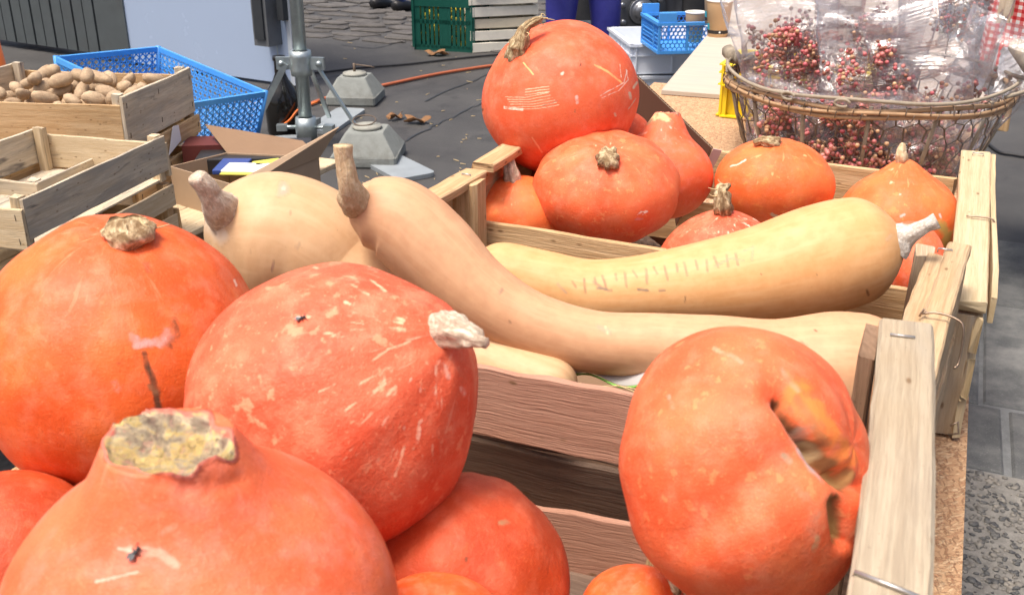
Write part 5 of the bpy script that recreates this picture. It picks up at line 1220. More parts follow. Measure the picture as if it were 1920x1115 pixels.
squash('broad flattened orange squash in the middle of the far crate with an upright corky stem', (997, 243, 1276, 459), 1.40, cdir(.0, .68, .72), K_LIGHT, gk, asp=.80, neck=.0, nw=.4, seed=18, res=(240, 170), ribs=10, ramp=.014, lump=.010, dimple=.05,
       stem=dict(path=[(1137, 314, 22, .0), (1138, 306, 20, .014), (1140, 296, 20, .026), (1142, 290, 14, .034)], lobes=7, lamp=.14, rough=.22, n=24), marks=[([(1196 + 5 * k, 402 - 3 * (k % 2)), (1203 + 4 * k, 396)], 1.3, (.92, .72, .6), .9) for k in range(4)] + [([(1190, 412), (1206, 410)], 2.2, (.6, .3, .25), .6), ([(1195, 408), (1198, 410)], 5, (.86, .22, .2), .5)] + rays(1138, 310, 180, 360, 70, 30, 170, 2.4, (.95, .50, .22), .5, 7) + rays(1138, 305, 20, 160, 24, 25, 90, 2, (.95, .60, .38), .6, 8))
squash('small squash at the left of the far crate with a stubby fluted stem', (876, 328, 1066, 486), 1.43, cdir(.02, .93, .36), K_ORANGE, gk, asp=.92, neck=.04, nw=.4, seed=21, res=(150, 110), stem=dict(path=[(962, 350, 19, -.002), (961, 340, 18, .006), (958, 322, 14, .010), (956, 304, 9, .010), (954, 294, 7, .008)], lobes=6, lamp=.13, rough=.15, n=28), smat=STEM_PALE, marks=rays(960, 352, 190, 350, 26, 18, 60, 1.8, (.95, .55, .3), .6, 9))
squash('tall necked squash with a bare scarred tip wedged beside the cardboard divider', (1140, 209, 1338, 412), 1.50, cdir(.05, .97, .24), K_SALMON, gk, asp=.98, neck=.55, nw=.32, seed=24, res=(200, 150), lump=.012, dimple=0, bend=(.02, 0), flat_top=1.40, rough_top=.05,
       marks=[([(1222, 222), (1238, 216), (1252, 224)], 8, (.84, .58, .30), .9), ([(1213, 232), (1222, 226)], 4, (.42, .26, .14), .9), ([(1258, 226), (1262, 230)], 3, (.45, .2, .1), .8)] + rays(1240, 225, 200, 330, 40, 15, 90, 1.8, (.92, .55, .42), .6, 11))
squash('squash in front of the others in the far crate, with curly dry stem tip', (1232, 392, 1476, 585), 1.27, cdir(.0, .90, .42), K_PALE, gk, asp=.86, neck=.06, nw=.6, seed=27, res=(200, 150), dimple=0, taper=.15,
       stem=dict(path=[(1357, 400, 17, -.004), (1356, 388, 16, .008), (1355, 372, 14, .014), (1354, 356, 12, .016), (1362, 350, 6, .016), (1370, 346, 3, .014)], lobes=7, lamp=.15, rough=.16, n=30,
                 fibres=[[(1354, 356, .016), (1340, 355, .02), (1328, 352, .02)], [(1352, 366, .016), (1338, 368, .02), (1330, 364, .02)], [(1360, 350, .016), (1350, 342, .016), (1346, 336, .016)]]), marks=rays(1356, 400, 190, 350, 80, 14, 120, 1.9, (.94, .62, .46), .8, 12))
squash('round orange squash under the basket with its stem folded over to the left', (1339, 257, 1567, 430), 1.47, cdir(.06, .86, .46), K_ORANGE, gk, asp=.88, neck=.05, nw=.4, seed=30, res=(200, 150), ribs=8, ramp=.012,
       stem=dict(path=[(1456, 278, 14, -.006), (1452, 272, 14, .006), (1444, 268, 13, .012), (1434, 265, 9, .012), (1424, 264, 7, .010), (1412, 268, 6, .008)], lobes=6, lamp=.13, rough=.2, n=30), marks=[([(1370, 312), (1385, 308), (1398, 300)], 2, (.9, .62, .5), .8), ([(1448, 402), (1458, 408)], 4, CORK, .9), ([(1470, 405), (1474, 412)], 2, (.95, .6, .4), .8)] + rays(1456, 275, 200, 350, 50, 14, 120, 1.8, (.95, .50, .22), .6, 13))
squash('pointed orange squash in the right back corner of the far crate, stem upright', (1565, 297, 1806, 520), 1.42, cdir(.02, .96, .26), K_ORANGE, gk, asp=.88, neck=.20, nw=.28, seed=33, res=(200, 150), dimple=0,
       stem=dict(path=[(1691, 306, 13, -.004), (1690, 296, 11, .006), (1690, 284, 8, .008), (1693, 268, 4.5, .008)], lobes=5, lamp=.12, rough=.12, n=26), smat=STEM_BN, marks=[([(1690, 405), (1696, 402)], 4, (.85, .5, .45), .8), ([(1762, 402), (1764, 408)], 3, (.8, .5, .45), .8), ([(1765, 425), (1778, 440), (1775, 455)], 13, (.48, .30, .08), .95), ([(1688, 365)], 3, (.95, .5, .35), .8)] + rays(1690, 308, 200, 340, 26, 10, 70, 1.6, (.95, .58, .34), .7, 14))
squash('light orange squash peeping out between the yellow butternut and the right rail', (1640, 408, 1776, 580), 1.235, cdir(.2, .6, .7), K_SALMON, gk, asp=.95, seed=36, res=(120, 90), marks=[([(1724, 502)], 4, (.6, .35, .25), .8), ([(1700, 535)], 3, (.6, .3, .2), .7), ([(1690, 415), (1692, 420)], 3, (.8, .5, .45), .7)])
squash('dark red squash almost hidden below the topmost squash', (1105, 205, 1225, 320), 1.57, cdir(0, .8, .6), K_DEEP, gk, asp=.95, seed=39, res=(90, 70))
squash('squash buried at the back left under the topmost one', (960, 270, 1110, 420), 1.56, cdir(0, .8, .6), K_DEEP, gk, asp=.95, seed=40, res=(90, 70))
# lower layer of the near crate
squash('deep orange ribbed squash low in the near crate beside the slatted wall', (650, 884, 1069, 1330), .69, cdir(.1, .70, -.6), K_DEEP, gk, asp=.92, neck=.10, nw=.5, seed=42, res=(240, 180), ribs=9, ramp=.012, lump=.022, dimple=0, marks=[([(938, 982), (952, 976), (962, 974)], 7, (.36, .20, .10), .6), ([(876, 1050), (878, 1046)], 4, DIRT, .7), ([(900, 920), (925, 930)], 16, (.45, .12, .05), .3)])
squash('orange squash at the bottom edge between the scarred one and the ribbed one', (650, 1071, 975, 1400), .58, cdir(0, .8, .6), K_RED, gk, asp=.92, seed=45, res=(140, 100))
squash('small squash at the bottom edge below the collapsed one, stem end showing', (1085, 1056, 1300, 1275), .655, cdir(.35, .9, .2), K_RED, gk, asp=.92, seed=48, res=(140, 100), neck=.1, stem=dict(path=[(1252, 1092, 12, -.002), (1262, 1100, 11, .005), (1272, 1115, 9, .008)], lobes=6, lamp=.12, rough=.15, n=20), smat=STEM)
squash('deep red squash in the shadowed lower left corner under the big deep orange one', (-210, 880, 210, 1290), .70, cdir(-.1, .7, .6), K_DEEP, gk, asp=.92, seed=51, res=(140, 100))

# ---- long squashes
gb = 'long tan butternut squashes'
long_squash('stout butternut on the left with a broken pale stem and a small round scar', [(388, 458, 1.06, 52), (430, 450, 1.06, 92), (500, 450, 1.06, 124), (578, 468, 1.06, 119), (656, 524, 1.06, 100), (760, 590, 1.04, 84), (870, 662, 1.0, 64), (1000, 712, .965, 52), (1080, 735, .955, 48)], BN_TAN, 2, nu=120, nv=240,
       stem=[(420, 398, 1.012, 38), (412, 390, 1.0, 34), (404, 379, .988, 27), (395, 366, .98, 22), (385, 350, .972, 19.5), (370, 334, .965, 18), (366, 329, .963, 15)], smat=STEM_P2, group=gb, endr=(.75, 1),
       marks=[([(x_, y_)], w_, (.36, .22, .13), .45) for x_, y_, w_ in ((470, 470, 2), (545, 400, 1.8), (610, 470, 2.2), (640, 520, 1.8), (500, 420, 1.6), (585, 520, 2), (455, 500, 1.8), (620, 430, 1.6))] + [([(530, 346), (527, 362), (536, 356)], 9, (.42, .33, .24), .8), ([(531, 354)], 5, (.62, .52, .38), .9), ([(388, 420), (400, 430), (415, 445)], 14, (.62, .50, .38), .7), ([(395, 425), (405, 440)], 3, (.2, .12, .08), .6), ([(514, 488), (510, 506)], 2.2, (.30, .16, .13), .8), ([(556, 462), (560, 460)], 3, (.3, .2, .14), .6), ([(528, 434)], 2, (.25, .16, .1), .7), ([(575, 505), (570, 510)], 3, (.3, .22, .16), .5)])
long_squash('very long curved butternut sweeping from an upright stem on the left to the right rail', [(655, 400, .985, 40), (690, 400, .985, 58), (745, 412, .985, 72), (812, 470, .985, 76), (890, 545, .98, 66), (990, 606, .975, 57), (1110, 640, .97, 53), (1230, 648, .965, 56), (1340, 662, .96, 66), (1450, 690, .96, 88), (1560, 700, .96, 108), (1650, 700, .965, 100), (1700, 705, .97, 80)], BN_PINK, 5, nu=120, nv=300,
       stem=[(666, 380, .965, 30), (663, 371, .953, 29), (659, 359, .944, 23.5), (654, 344, .936, 19.5), (649, 318, .93, 18.5), (644, 292, .925, 17), (643, 272, .922, 17.5)], smat=STEM_BN, group=gb, endr=(.8, .9),
       marks=[([(1124, 612), (1136, 618), (1142, 622)], 6, (.45, .28, .20), .55), ([(1137, 612), (1138, 625)], 2, (.8, .65, .35), .9), ([(935, 548), (940, 543)], 3, (.3, .2, .15), .6), ([(956, 604)], 2, DIRT, .7), ([(1500, 640), (1512, 648)], 2.5, (.2, .1, .05), .6), ([(1620, 655), (1632, 665), (1622, 672)], 3, (.25, .12, .06), .7), ([(1558, 728)], 2.2, DIRT, .7), ([(1584, 760)], 2.2, DIRT, .7), ([(1528, 620)], 2, DIRT, .7)] )
long_squash('yellow tan butternut on top at the right with whitish stem and scratch row', [(890, 512, 1.12, 44), (935, 512, 1.12, 54), (1010, 532, 1.115, 60), (1100, 552, 1.11, 62), (1200, 548, 1.105, 64), (1310, 535, 1.10, 74), (1430, 515, 1.09, 88), (1540, 486, 1.085, 99), (1620, 466, 1.085, 93), (1690, 452, 1.085, 64)], BN_YEL, 8, nu=180, nv=520,
       stem=[(1682, 450, 1.065, 37), (1697, 443, 1.06, 26), (1712, 437, 1.055, 17), (1735, 424, 1.05, 13), (1757, 414, 1.045, 15)], smat=STEM_WHITE, group=gb, endr=(1, .95),
       marks=[([(1380 - 19 * k + 3 * math.sin(k * 2.3), 476 + 3.2 * k), (1384 - 19 * k, 496 + 3.0 * k + 8 * math.sin(k * 3))], 2.6, (.34, .19, .10), .75) for k in range(17)] + [([(1045, 532), (1062, 549)], 2.6, (.42, .28, .18), .7), ([(1114, 528), (1128, 540), (1140, 543)], 3, (.28, .18, .12), .6), ([(1120, 540), (1146, 544)], 2.4, (.25, .18, .12), .8), ([(1196, 543), (1215, 545)], 2.4, (.25, .18, .12), .8), ([(1236, 545), (1246, 544)], 2.2, (.25, .18, .12), .8),
              ([(1395, 470), (1412, 462), (1410, 488)], 2, (.42, .28, .18), .55), ([(1340, 500), (1370, 484), (1395, 488)], 2, (.42, .28, .18), .5), ([(1626, 545), (1628, 552)], 3, (.20, .08, .03), .95), ([(1532, 516)], 1.8, DIRT, .6), ([(1428, 514)], 1.8, DIRT, .6), ([(1285, 556), (1284, 566)], 1.2, DIRT, .6), ([(1664, 450), (1672, 440)], 4, (.5, .4, .3), .3)])

# flies
def fly(px, py, body, ang, L, label):
    V, N = body[1], body[2]; x, y, z = proj(V); fr = ((V - CAM) * N).sum(1) < 0; d = np.hypot(x - px, y - py) + 1e6 * ~fr; i = int(d.argmin()); p, n = V[i], N[i]
    t = nrm(RT * math.cos(ang) + UP * math.sin(ang)); t = nrm(t - n * (t @ n)); s = np.cross(n, t); o = thing('fly', label, 'insect', p)
    m = MB(); c = p + n * L * .22
    for off, r in ((0, (.34, .17, .15)), (.36, (.16, .16, .14)), (-.3, (.26, .14, .12))):
        m.add([c + t * (off * L + v[0] * r[0] * L) + s * v[1] * r[1] * L + n * v[2] * r[2] * L for v in JV], JF, None, True)
    for k in (-1, 1):
        for a in (-.2, .05, .3): m.tube([c + t * a * L, c + t * (a * 1.6) * L + s * k * .3 * L + n * .08 * L, c + t * (a * 2) * L + s * k * .42 * L - n * .2 * L], .00022, 4)
    m.build('body', FLY, o); m = MB()
    for k in (-1, 1): sheet(m, [c + t * .1 * L + n * .12 * L, c - t * .3 * L + s * k * .28 * L + n * .15 * L, c - t * .72 * L + s * k * .16 * L + n * .1 * L, c - t * .5 * L + n * .13 * L], .0001)
    m.build('wings', simple('fly_wing_' + str(px), (.12, .12, .12), .2), o)
fly(257, 1035, SQ['front'], .9, .0058, 'dark fly sitting on the front squash below its scar')
fly(566, 597, SQ['speckled'], .5, .0055, 'tiny fly sitting on the speckled squash')

# ---- cardboard insert and film in the middle crate
m = MB(); a0_, a1_ = AY(925, 706, .79), AY(1088, 694, .86); dd = nrm(a1_ - a0_); bk = nrm(np.cross(up, dd)); n = 44
cs = thing('cardboard_insert', 'torn corrugated cardboard liner edge lying between the near slat and the long butternut', 'cardboard', a0_)
m = MB(); sheet(m, [a0_, a1_, a1_ + bk * .08 - up * .01, a0_ + bk * .08 - up * .01], .0008); m.build('liner', CARD_L, cs)
m = MB(); sheet(m, [a0_ - up * .005, a1_ - up * .005, a1_ + bk * .08 - up * .015, a0_ + bk * .08 - up * .015], .0008); m.build('liner', CARD_L, cs)
m = MB(); V = []
for i in range(n * 2 + 1):
    p = a0_ + (a1_ - a0_) * i / (2 * n) - up * (.0005 if i % 2 else .0045); V += [p, p + bk * .03]
m.add(V, [(2 * i, 2 * i + 2, 2 * i + 3, 2 * i + 1) for i in range(2 * n)]); o = m.build('fluting', CARD_L, cs); o.modifiers.new('t', 'SOLIDIFY').thickness = .0007
GREENEDGE = simple('green_plastic_film', (.25, .55, .12), .35); FILM = simple('grey_plastic_film', (.50, .48, .47), .3)
p0_, p1_ = AY(1075, 700, .84), AY(1215, 722, .80); m = MB(); V = []
for i in range(25):
    f = i / 24; p = p0_ + (p1_ - p0_) * f + up * .004 * math.sin(f * 7); V += [p, p + YA * .05 + up * (.010 + .003 * math.sin(f * 11))]
m.add(V, [(2 * i, 2 * i + 2, 2 * i + 3, 2 * i + 1) for i in range(24)], None, True); o = m.build('plastic_film', FILM, None, loc=p0_); o.modifiers.new('t', 'SOLIDIFY').thickness = .0006; tag(o, 'grey plastic film under the long butternut above the near slat', 'film')
m = MB(); P = [p0_ + (p1_ - p0_) * i / 20 - up * .001 - YA * .002 + up * .004 * math.sin(i / 20 * 7) for i in range(21)]; m.tube(P, .0012, 5); o = m.build('green_strip', GREENEDGE, None, loc=p0_); tag(o, 'thin green plastic strip edging the grey film', 'strip')
m = MB()
for k in range(16):
    q = AY(rng.uniform(960, 1170), rng.uniform(715, 738), .765); e = q + np.array([rng.uniform(.02, .05), rng.uniform(-.008, .01), rng.uniform(-.006, .004)]); m.tube(catmull(np.array([q, (q + e) / 2 + up * rng.uniform(-.003, .004), e]), 6), .0005, 4)
o = m.build('wood_splinters', STRAW, None, loc=q); tag(o, 'loose wood splinters along the top edge of the near slat', 'splinter', kind='stuff')
# dirty cardboard lining inside the middle crate
m = MB(); sheet(m, [(-.55, .825, TABLE_Z + .012), (.0, .825, TABLE_Z + .012), (.0, 1.13, TABLE_Z + .012), (-.55, 1.13, TABLE_Z + .012)], .003); o = m.build('cardboard_sheet', CARD_D, None, loc=(-.27, .97, TABLE_Z)); tag(o, 'flat brown cardboard sheet lining the bottom of the middle crate', 'cardboard')

# ================================================================== YELLOW CRATE, WIRE BASKET, BERRIES
ye = A(1350, 219, TABLE_Z); yw = .34; yh = .135
yo = thing('plastic_crate', 'bright yellow plastic crate standing behind the left side of the wire basket', 'crate', ye)
ry = -.02; Xy, Yy_ = basis(ry); cy0 = ye + Xy * .0
for (p, X_, N_, W_) in ((cy0, Xy, -Yy_, yw), (cy0 + Yy_ * .22, Xy, Yy_, yw), (cy0, Yy_, -Xy, .22), (cy0 + Xy * yw, Yy_, Xy, .22)):
    m = MB(); m.box(p + X_ * W_ / 2 + up * yh / 2 - N_ * .012, W_ - .024, .003, yh, X=X_, Y=N_, Z=up)
    for z in (.004, .082, .112, .132): m.box(p + X_ * W_ / 2 + up * z, W_, .024 if abs(N_[1]) < .5 else .024, .0035, X=X_, Y=N_, Z=up)
    for f in np.linspace(0, 1, 6): m.box(p + X_ * W_ * f + up * yh / 2 - N_ * .004, .003, .018, yh - .01, X=X_, Y=N_, Z=up)
    m.build('ribbed_side', YELLOWPL, yo)
m = MB(); m.box(cy0 + Xy * yw / 2 + Yy_ * .11 + up * .012, yw - .03, .19, .003, X=Xy, Y=Yy_, Z=up); m.build('floor_panel', YELLOWPL, yo)

HB = .175; hz_ = TABLE_Z + HB
bl, br, bf = A(1374, 126, hz_), A(1902, 166, hz_), A(1650, 203, hz_)
bc_ = (bl + br) / 2; bX = nrm(br - bl); bYv = np.array([-bX[1], bX[0], 0]); ba = np.linalg.norm(br - bl) / 2; bb_ = abs((bf - bc_) @ bYv)
bkt = thing('wire_basket', 'oval chicken wire basket with willow rim holding cellophane bags of pink berries', 'basket', bc_ * [1, 1, 0] + up * TABLE_Z)
def bp(th, v, k=1.0, z=None):
    """point on the basket wall: th angle (0 = right, -pi/2 = front), v 0..1 from the base to the rim"""
    s = (.83 + .17 * v ** .8) * k; return bc_ * [1, 1, 0] + bX * ba * s * math.cos(th) + bYv * bb_ * s * math.sin(th) + up * (TABLE_Z + .008 + (HB - .008) * v)
TH = np.linspace(0, 2 * math.pi, 97)
def sway(th): return .006 * math.sin(2 * th + .4)
for nm, rad, k, dz_, mt, ph_ in (('rim_cane', .0048, 1.0, -.006, WILLOW, 0), ('rim_cane', .0046, 1.015, -.020, WILLOW, 1), ('rim_cane', .0036, 1.03, -.013, WILLOW, 2), ('rim_cane', .0038, 1.02, .010, BRASSRIM, 3)):
    m = MB(); m.tube([bp(t, 1, k) + up * (dz_ + .0035 * math.sin(5 * t + ph_) + (.008 * (1 - abs(math.sin(t))) if ph_ == 3 else 0)) for t in TH], rad, 8, cap=False, jit=.05, seed=ph_); m.build(nm, mt, bkt)
m = MB(); m.tube([bp(t, 0) for t in TH], .003, 6, cap=False); m.build('base_ring', BRASSRIM, bkt)
for i in range(14):
    t = -math.pi / 2 + .12 + i * 2 * math.pi / 14; m = MB(); m.tube([bp(t, 0, .995), bp(t, .5, 1.0), bp(t + .01, 1, 1.0)], [.0040, .0044, .0046], 7, jit=.05, seed=i); m.build('upright_cane', BRASSRIM, bkt)
# hexagonal netting
m = MB(); per = 2 * math.pi * (ba + bb_) / 2; hexw = .043; nh = int(per / hexw); hexw = per / nh; hs = hexw / 3 ** .5; rows = int(HB / (1.5 * hs)) + 2; seen = set(); cache = {}
jr = np.random.default_rng(4)
def hp(x, y):
    key = (round(x % per, 4), round(y, 4))
    if key not in cache: cache[key] = (jr.normal(0, .003), jr.normal(0, .003), jr.uniform(.99, 1.006))
    j = cache[key]; return bp((x + j[0]) / per * 2 * math.pi, min(1, max(0, (y + j[1]) / HB)), j[2])
for j_ in range(rows):
    for i in range(nh):
        cx_, cy_ = i * hexw + (j_ % 2) * hexw / 2, j_ * 1.5 * hs
        pts = [(cx_ + hs * math.sin(k * math.pi / 3), cy_ + hs * math.cos(k * math.pi / 3)) for k in range(6)]
        for k in range(6):
            a, b = pts[k], pts[(k + 1) % 6]; key = tuple(sorted([(round(a[0] % per, 3), round(a[1], 3)), (round(b[0] % per, 3), round(b[1], 3))]))
            if key in seen or max(a[1], b[1]) > HB + .012 or min(a[1], b[1]) < -.02: continue
            seen.add(key); A_, B_ = hp(*a), hp(*b)
            if np.linalg.norm(A_ - B_) < .002: continue
            vert = abs(a[0] - b[0]) < 1e-6
            m.tube([A_, (A_ + B_) / 2, B_], .0018 if vert else .0013, 5, cap=False)
m.build('wire_netting', RUSTWIRE, bkt)
# wrapping wire round the rim
for i in range(40):
    t = i * 2 * math.pi / 40 + .05; c = bp(t, 1, 1.01) - up * .012; tn = nrm(bp(t + .01, 1) - bp(t, 1)); on = np.cross(tn, up); m = MB()
    m.tube([c + tn * (q - 4) * .0022 + on * .011 * math.cos(q * .8) + up * .015 * math.sin(q * .8) for q in range(9)], .0010, 5); m.build('binding_wire', RUSTWIRE, bkt)
for th0 in (-1.62, -1.98):
    c = bp(th0, 1, 1.03) + up * .006; tn = nrm(bp(th0 + .01, 1) - bp(th0, 1)); on = np.cross(tn, up); m = MB()
    m.tube([c + tn * .014 * math.cos(q) + up * .007 * math.sin(q) + on * .004 for q in np.linspace(0, 5.5, 14)], .0028, 7); m.build('wire_hook', BRASSRIM, bkt)
for th0, pq_ in ((math.pi - .08, (1378, 112)), (-.06, (1897, 138))):
    c = bp(th0, 1, 1.03) + up * .022; tn = np.array([FWh[0], FWh[1], 0]); rr_ = RTh * (1 if th0 < 1 else -1)
    m = MB(); m.tube([c - tn * .028 + up * .03 * (th0 < 1), c + tn * .05 + up * .06 * (th0 < 1)], .0155, 14, lobes=5, lamp=.06); m.build('wooden_grip', BRASSRIM, bkt)
    m = MB()
    m.tube(catmull(np.array([bp(th0 - .35, 1, 1.02) + up * .004, c - tn * .055 - up * .005, c - tn * .034 + up * .01, c - tn * .02 + up * .006, c + tn * .05, bp(th0 + .35, 1, 1.02) + up * .004]), 24), .004, 7); m.build('handle_wire', BRASSRIM, bkt)

t = NT('cellophane'); o_ = t.obj()
tb = t.n('ShaderNodeBsdfTransparent', Color=(.97, .97, .98, 1)); gl = t.n('ShaderNodeBsdfGlossy', Color=(1, 1, 1, 1), Roughness=.13)
df = t.n('ShaderNodeBsdfDiffuse', Color=(.90, .90, .93, 1)); tl = t.n('ShaderNodeBsdfTranslucent', Color=(.9, .9, .93, 1))
nb_ = t.bump(t.noise(o_, 26, 4, .6, 1.5), .55, .008); t.t.links.new(nb_, gl.inputs['Normal'])
fr = t.n('ShaderNodeLayerWeight', Blend=.30); t.t.links.new(nb_, fr.inputs['Normal'])
m1 = t.n('ShaderNodeMixShader'); t.set(m1.inputs[0], t.math('MULTIPLY_ADD', fr.outputs['Fresnel'], .85, .03)); t.t.links.new(tb.outputs[0], m1.inputs[1]); t.t.links.new(gl.outputs[0], m1.inputs[2])
dd_ = t.n('ShaderNodeMixShader'); dd_.inputs[0].default_value = .5; t.t.links.new(df.outputs[0], dd_.inputs[1]); t.t.links.new(tl.outputs[0], dd_.inputs[2])
m2 = t.n('ShaderNodeMixShader'); t.set(m2.inputs[0], t.math('MULTIPLY_ADD', t.step(t.noise(o_, 22, 5, .65, 2.5), .50, .74), .21, .08)); t.t.links.new(m1.outputs[0], m2.inputs[1]); t.t.links.new(dd_.outputs[0], m2.inputs[2])
t.t.links.new(m2.outputs[0], t.out.inputs[0]); t.t.nodes.remove(t.b); CELLO = t.m

t = NT('pink_pepper_berries'); at = t.att('bc').outputs['Color']; t.B(Base_Color=at, Roughness=.5, Normal=t.bump(t.noise(t.obj(), 500, 2), .3, .0006)); BERRY = t.m
def berries(parent, c, ax, L, Rr_, n, seed, red=.5):
    r = np.random.default_rng(seed); V = []; F = []; col = []; tw = MB(); ax = nrm(ax); a_ = nrm(np.cross(ax, [.3, .2, 1])); b_ = np.cross(ax, a_); k = 0; nodes = []
    for i in range(42):
        t_ = r.uniform(0, 1); rr = Rr_ * (.35 + .65 * math.sin(math.pi * min(1, t_ * .8 + .15))) * r.uniform(.25, 1) ** .6; th = r.uniform(0, 6.28)
        p = c + ax * (t_ - .5) * L + (a_ * math.cos(th) + b_ * math.sin(th)) * rr; nodes.append(p)
        base = c + ax * (t_ - .62) * L * .9; tw.tube(catmull(np.array([base, (base + p) / 2 + r.normal(0, .006, 3), p]), 6), .0009, 4)
    n = int(n * 1.5)
    for i in range(n):
        nd = nodes[r.integers(len(nodes))]; p = nd + r.normal(0, .012, 3); rad = r.uniform(.0034, .0052)
        tw.tube([nd, (nd + p) / 2 + r.normal(0, .002, 3), p], .0006, 3, cap=False)
        V.append(JV * rad * r.uniform(.92, 1.05, 3) + p); F.extend([(a + k, b + k, d + k) for a, b, d in JF]); k += len(JV)
        u = r.random(); cc_ = np.array([.48, .10, .12]) * (1 - u) + np.array([.60, .23, .19]) * u
        if r.random() < red * .5: cc_ = np.array([.62, .36, .20]) * r.uniform(.7, 1.1)
        if r.random() < .22: cc_ = np.array([.26, .09, .055])
        col.append(np.tile([*cc_, 1], (len(JV), 1)))
    tw.tube([c - ax * L * .95, c + ax * L * .45], .0017, 6)
    o0 = np.array(wloc(parent)); me = bpy.data.meshes.new('berries'); me.from_pydata((np.concatenate(V) - o0).tolist(), [], F); me.materials.append(BERRY); me.polygons.foreach_set('use_smooth', [True] * len(F))
    at_ = me.attributes.new('bc', 'FLOAT_COLOR', 'POINT'); at_.data.foreach_set('color', np.concatenate(col).ravel()); o = link('berries', me, parent); o['kind'] = 'stuff'
    tw.build('twigs', TWIG, parent)
def bag(label, c, ax, wdir, W, H, T, seed, nb=150, bpos=-.15, bl_=.12, br_=.045, red=.5, flare=1.25):
    """cellophane bag: c centre, ax up along the bag, wdir across"""
    ax = nrm(ax); wdir = nrm(np.asarray(wdir) - ax * (np.asarray(wdir) @ ax)); nd = np.cross(wdir, ax); br_ *= 1.18; o = thing('berry_bag', label, 'bag', c - ax * H * .45, 'cellophane bags of pink pepper berries')
    nu, nv = 34, 44; V = []
    for j in range(nv):
        v = j / (nv - 1)
        for i in range(nu):
            th = 2 * math.pi * i / nu; ct, sn_ = math.cos(th), math.sin(th)
            x = W / 2 * math.copysign(abs(ct) ** .55, ct) * (.72 + (flare - .72) * v ** 1.2) * (min(1, .25 + v * 5) ** .5)
            y = T / 2 * math.copysign(abs(sn_) ** .8, sn_) * (1 - .85 * v ** 1.6) * min(1, .2 + v * 5) ** .5
            V.append((x, y, (v - .45) * H))
    V = np.array(V); 
    def ridge(P, f, s): 
        a = snoise(P, f, s, 1); return 1 - 2 * np.abs(a)
    n1_ = ridge(V * [1, 2, 1], 22, seed); n2_ = ridge(V * [1, 2, 1], 48, seed + 1); n3_ = snoise(V * [1, .3, 1], 11, seed + 2, 2)
    V[:, 1] += (.014 * n1_ + .007 * n2_) * np.sign(V[:, 1] + 1e-9) * .8 + .014 * n3_; V[:, 0] += .006 * snoise(V, 20, seed + 3, 2); V[:, 2] += (.010 * snoise(V * [1, 0, 0], 45, seed + 4, 2)) * (V[:, 2] > H * .35)
    W_ = c + np.outer(V[:, 0], wdir) + np.outer(V[:, 1], nd) + np.outer(V[:, 2], ax)
    F = [tuple(map(int, f)) for f in grid_faces(nu, nv)]; m = MB(); m.add(W_, F, None, False); ob = m.build('cellophane', CELLO, o)
    if nb: berries(o, c + ax * bpos * H, ax, bl_, br_, nb, seed, red)
    return o
def bU(px, py, z): return U(px, py, z)
def bB(a, b, h): return bc_ * [1, 1, 0] + bX * ba * a + bYv * bb_ * b + up * (TABLE_Z + h)
bag('cellophane bag at the left of the basket with pink berries rising to its corner', bB(-.56, -.25, .22), up - bX * .22 + bYv * .1, bX, .22, .36, .07, 3, 320, -.06, .17, .065, .35)
bag('cellophane bag in the middle of the basket crowned by a dense pink berry bunch', bB(.02, -.38, .21), up + bX * .02 + bYv * .12, bX, .21, .36, .07, 7, 400, -.06, .14, .07, .35)
bag('crinkled cellophane bag right of the middle with few berries showing', bB(.42, -.40, .19), up - bX * .22, bX + bYv * .15, .20, .30, .07, 11, 80, -.16, .08, .04, .5)
bag('tall cellophane bag at the back right with beige and pink berries near its top', bB(.52, .35, .29), up + bX * .05, bX - bYv * .2, .24, .42, .06, 15, 240, .12, .14, .05, .9)
bag('cellophane bag at the far right of the basket beside the wooden grip', bB(.78, -.1, .16), up + bX * .35, bX - bYv * .3, .16, .28, .06, 19, 90, -.1, .08, .035, .6)
bag('tall empty topped cellophane bag at the back left behind the pink sprig', bB(-.60, .30, .30), up - bX * .12, bX, .30, .46, .06, 23, 160, -.2, .14, .05, .5)
bag('cellophane bag at the back centre rising above the frame', bB(-.05, .35, .30), up, bX, .26, .46, .06, 27, 120, -.12, .12, .05, .5)
bag('cellophane bag pressed against the front netting at the lower left', bB(-.42, -.62, .085), up + bX * .1, bX + bYv * -.25, .22, .17, .05, 31, 330, -.0, .14, .07, .6)
bag('cellophane bag pressed against the front netting in the middle', bB(.0, -.72, .085), up - bX * .1, bX, .22, .17, .05, 35, 420, -.0, .14, .075, .6)
bag('pale crumpled cellophane bag against the netting at the right', bB(.48, -.60, .085), up, bX + bYv * .3, .20, .17, .06, 39, 90, -.35, .10, .04, .7)
# sprig reaching out
sp_ = thing('berry_sprig', 'bare berry sprig sticking up at the left corner of the basket bags', 'sprig', bU(1450, 90, 2.26))
berries(sp_, bU(1432, 80, 2.25), -RT * .8 + UP * .5, .09, .022, 26, 77, .2)
# filler in the basket
fil = thing('berry_bunch', 'loose mass of dried berries filling the bottom of the wire basket', 'berries', bc_ * [1, 1, 0] + up * TABLE_Z)
for k in range(9):
    a_ = -2.7 + k * .27; p = bc_ * [1, 1, 0] + bX * ba * .66 * math.cos(a_) + bYv * bb_ * .66 * math.sin(a_) + up * (TABLE_Z + .06); berries(fil, p, nrm(rng.normal(size=3)), .10, .05, 90, 100 + k, .7)

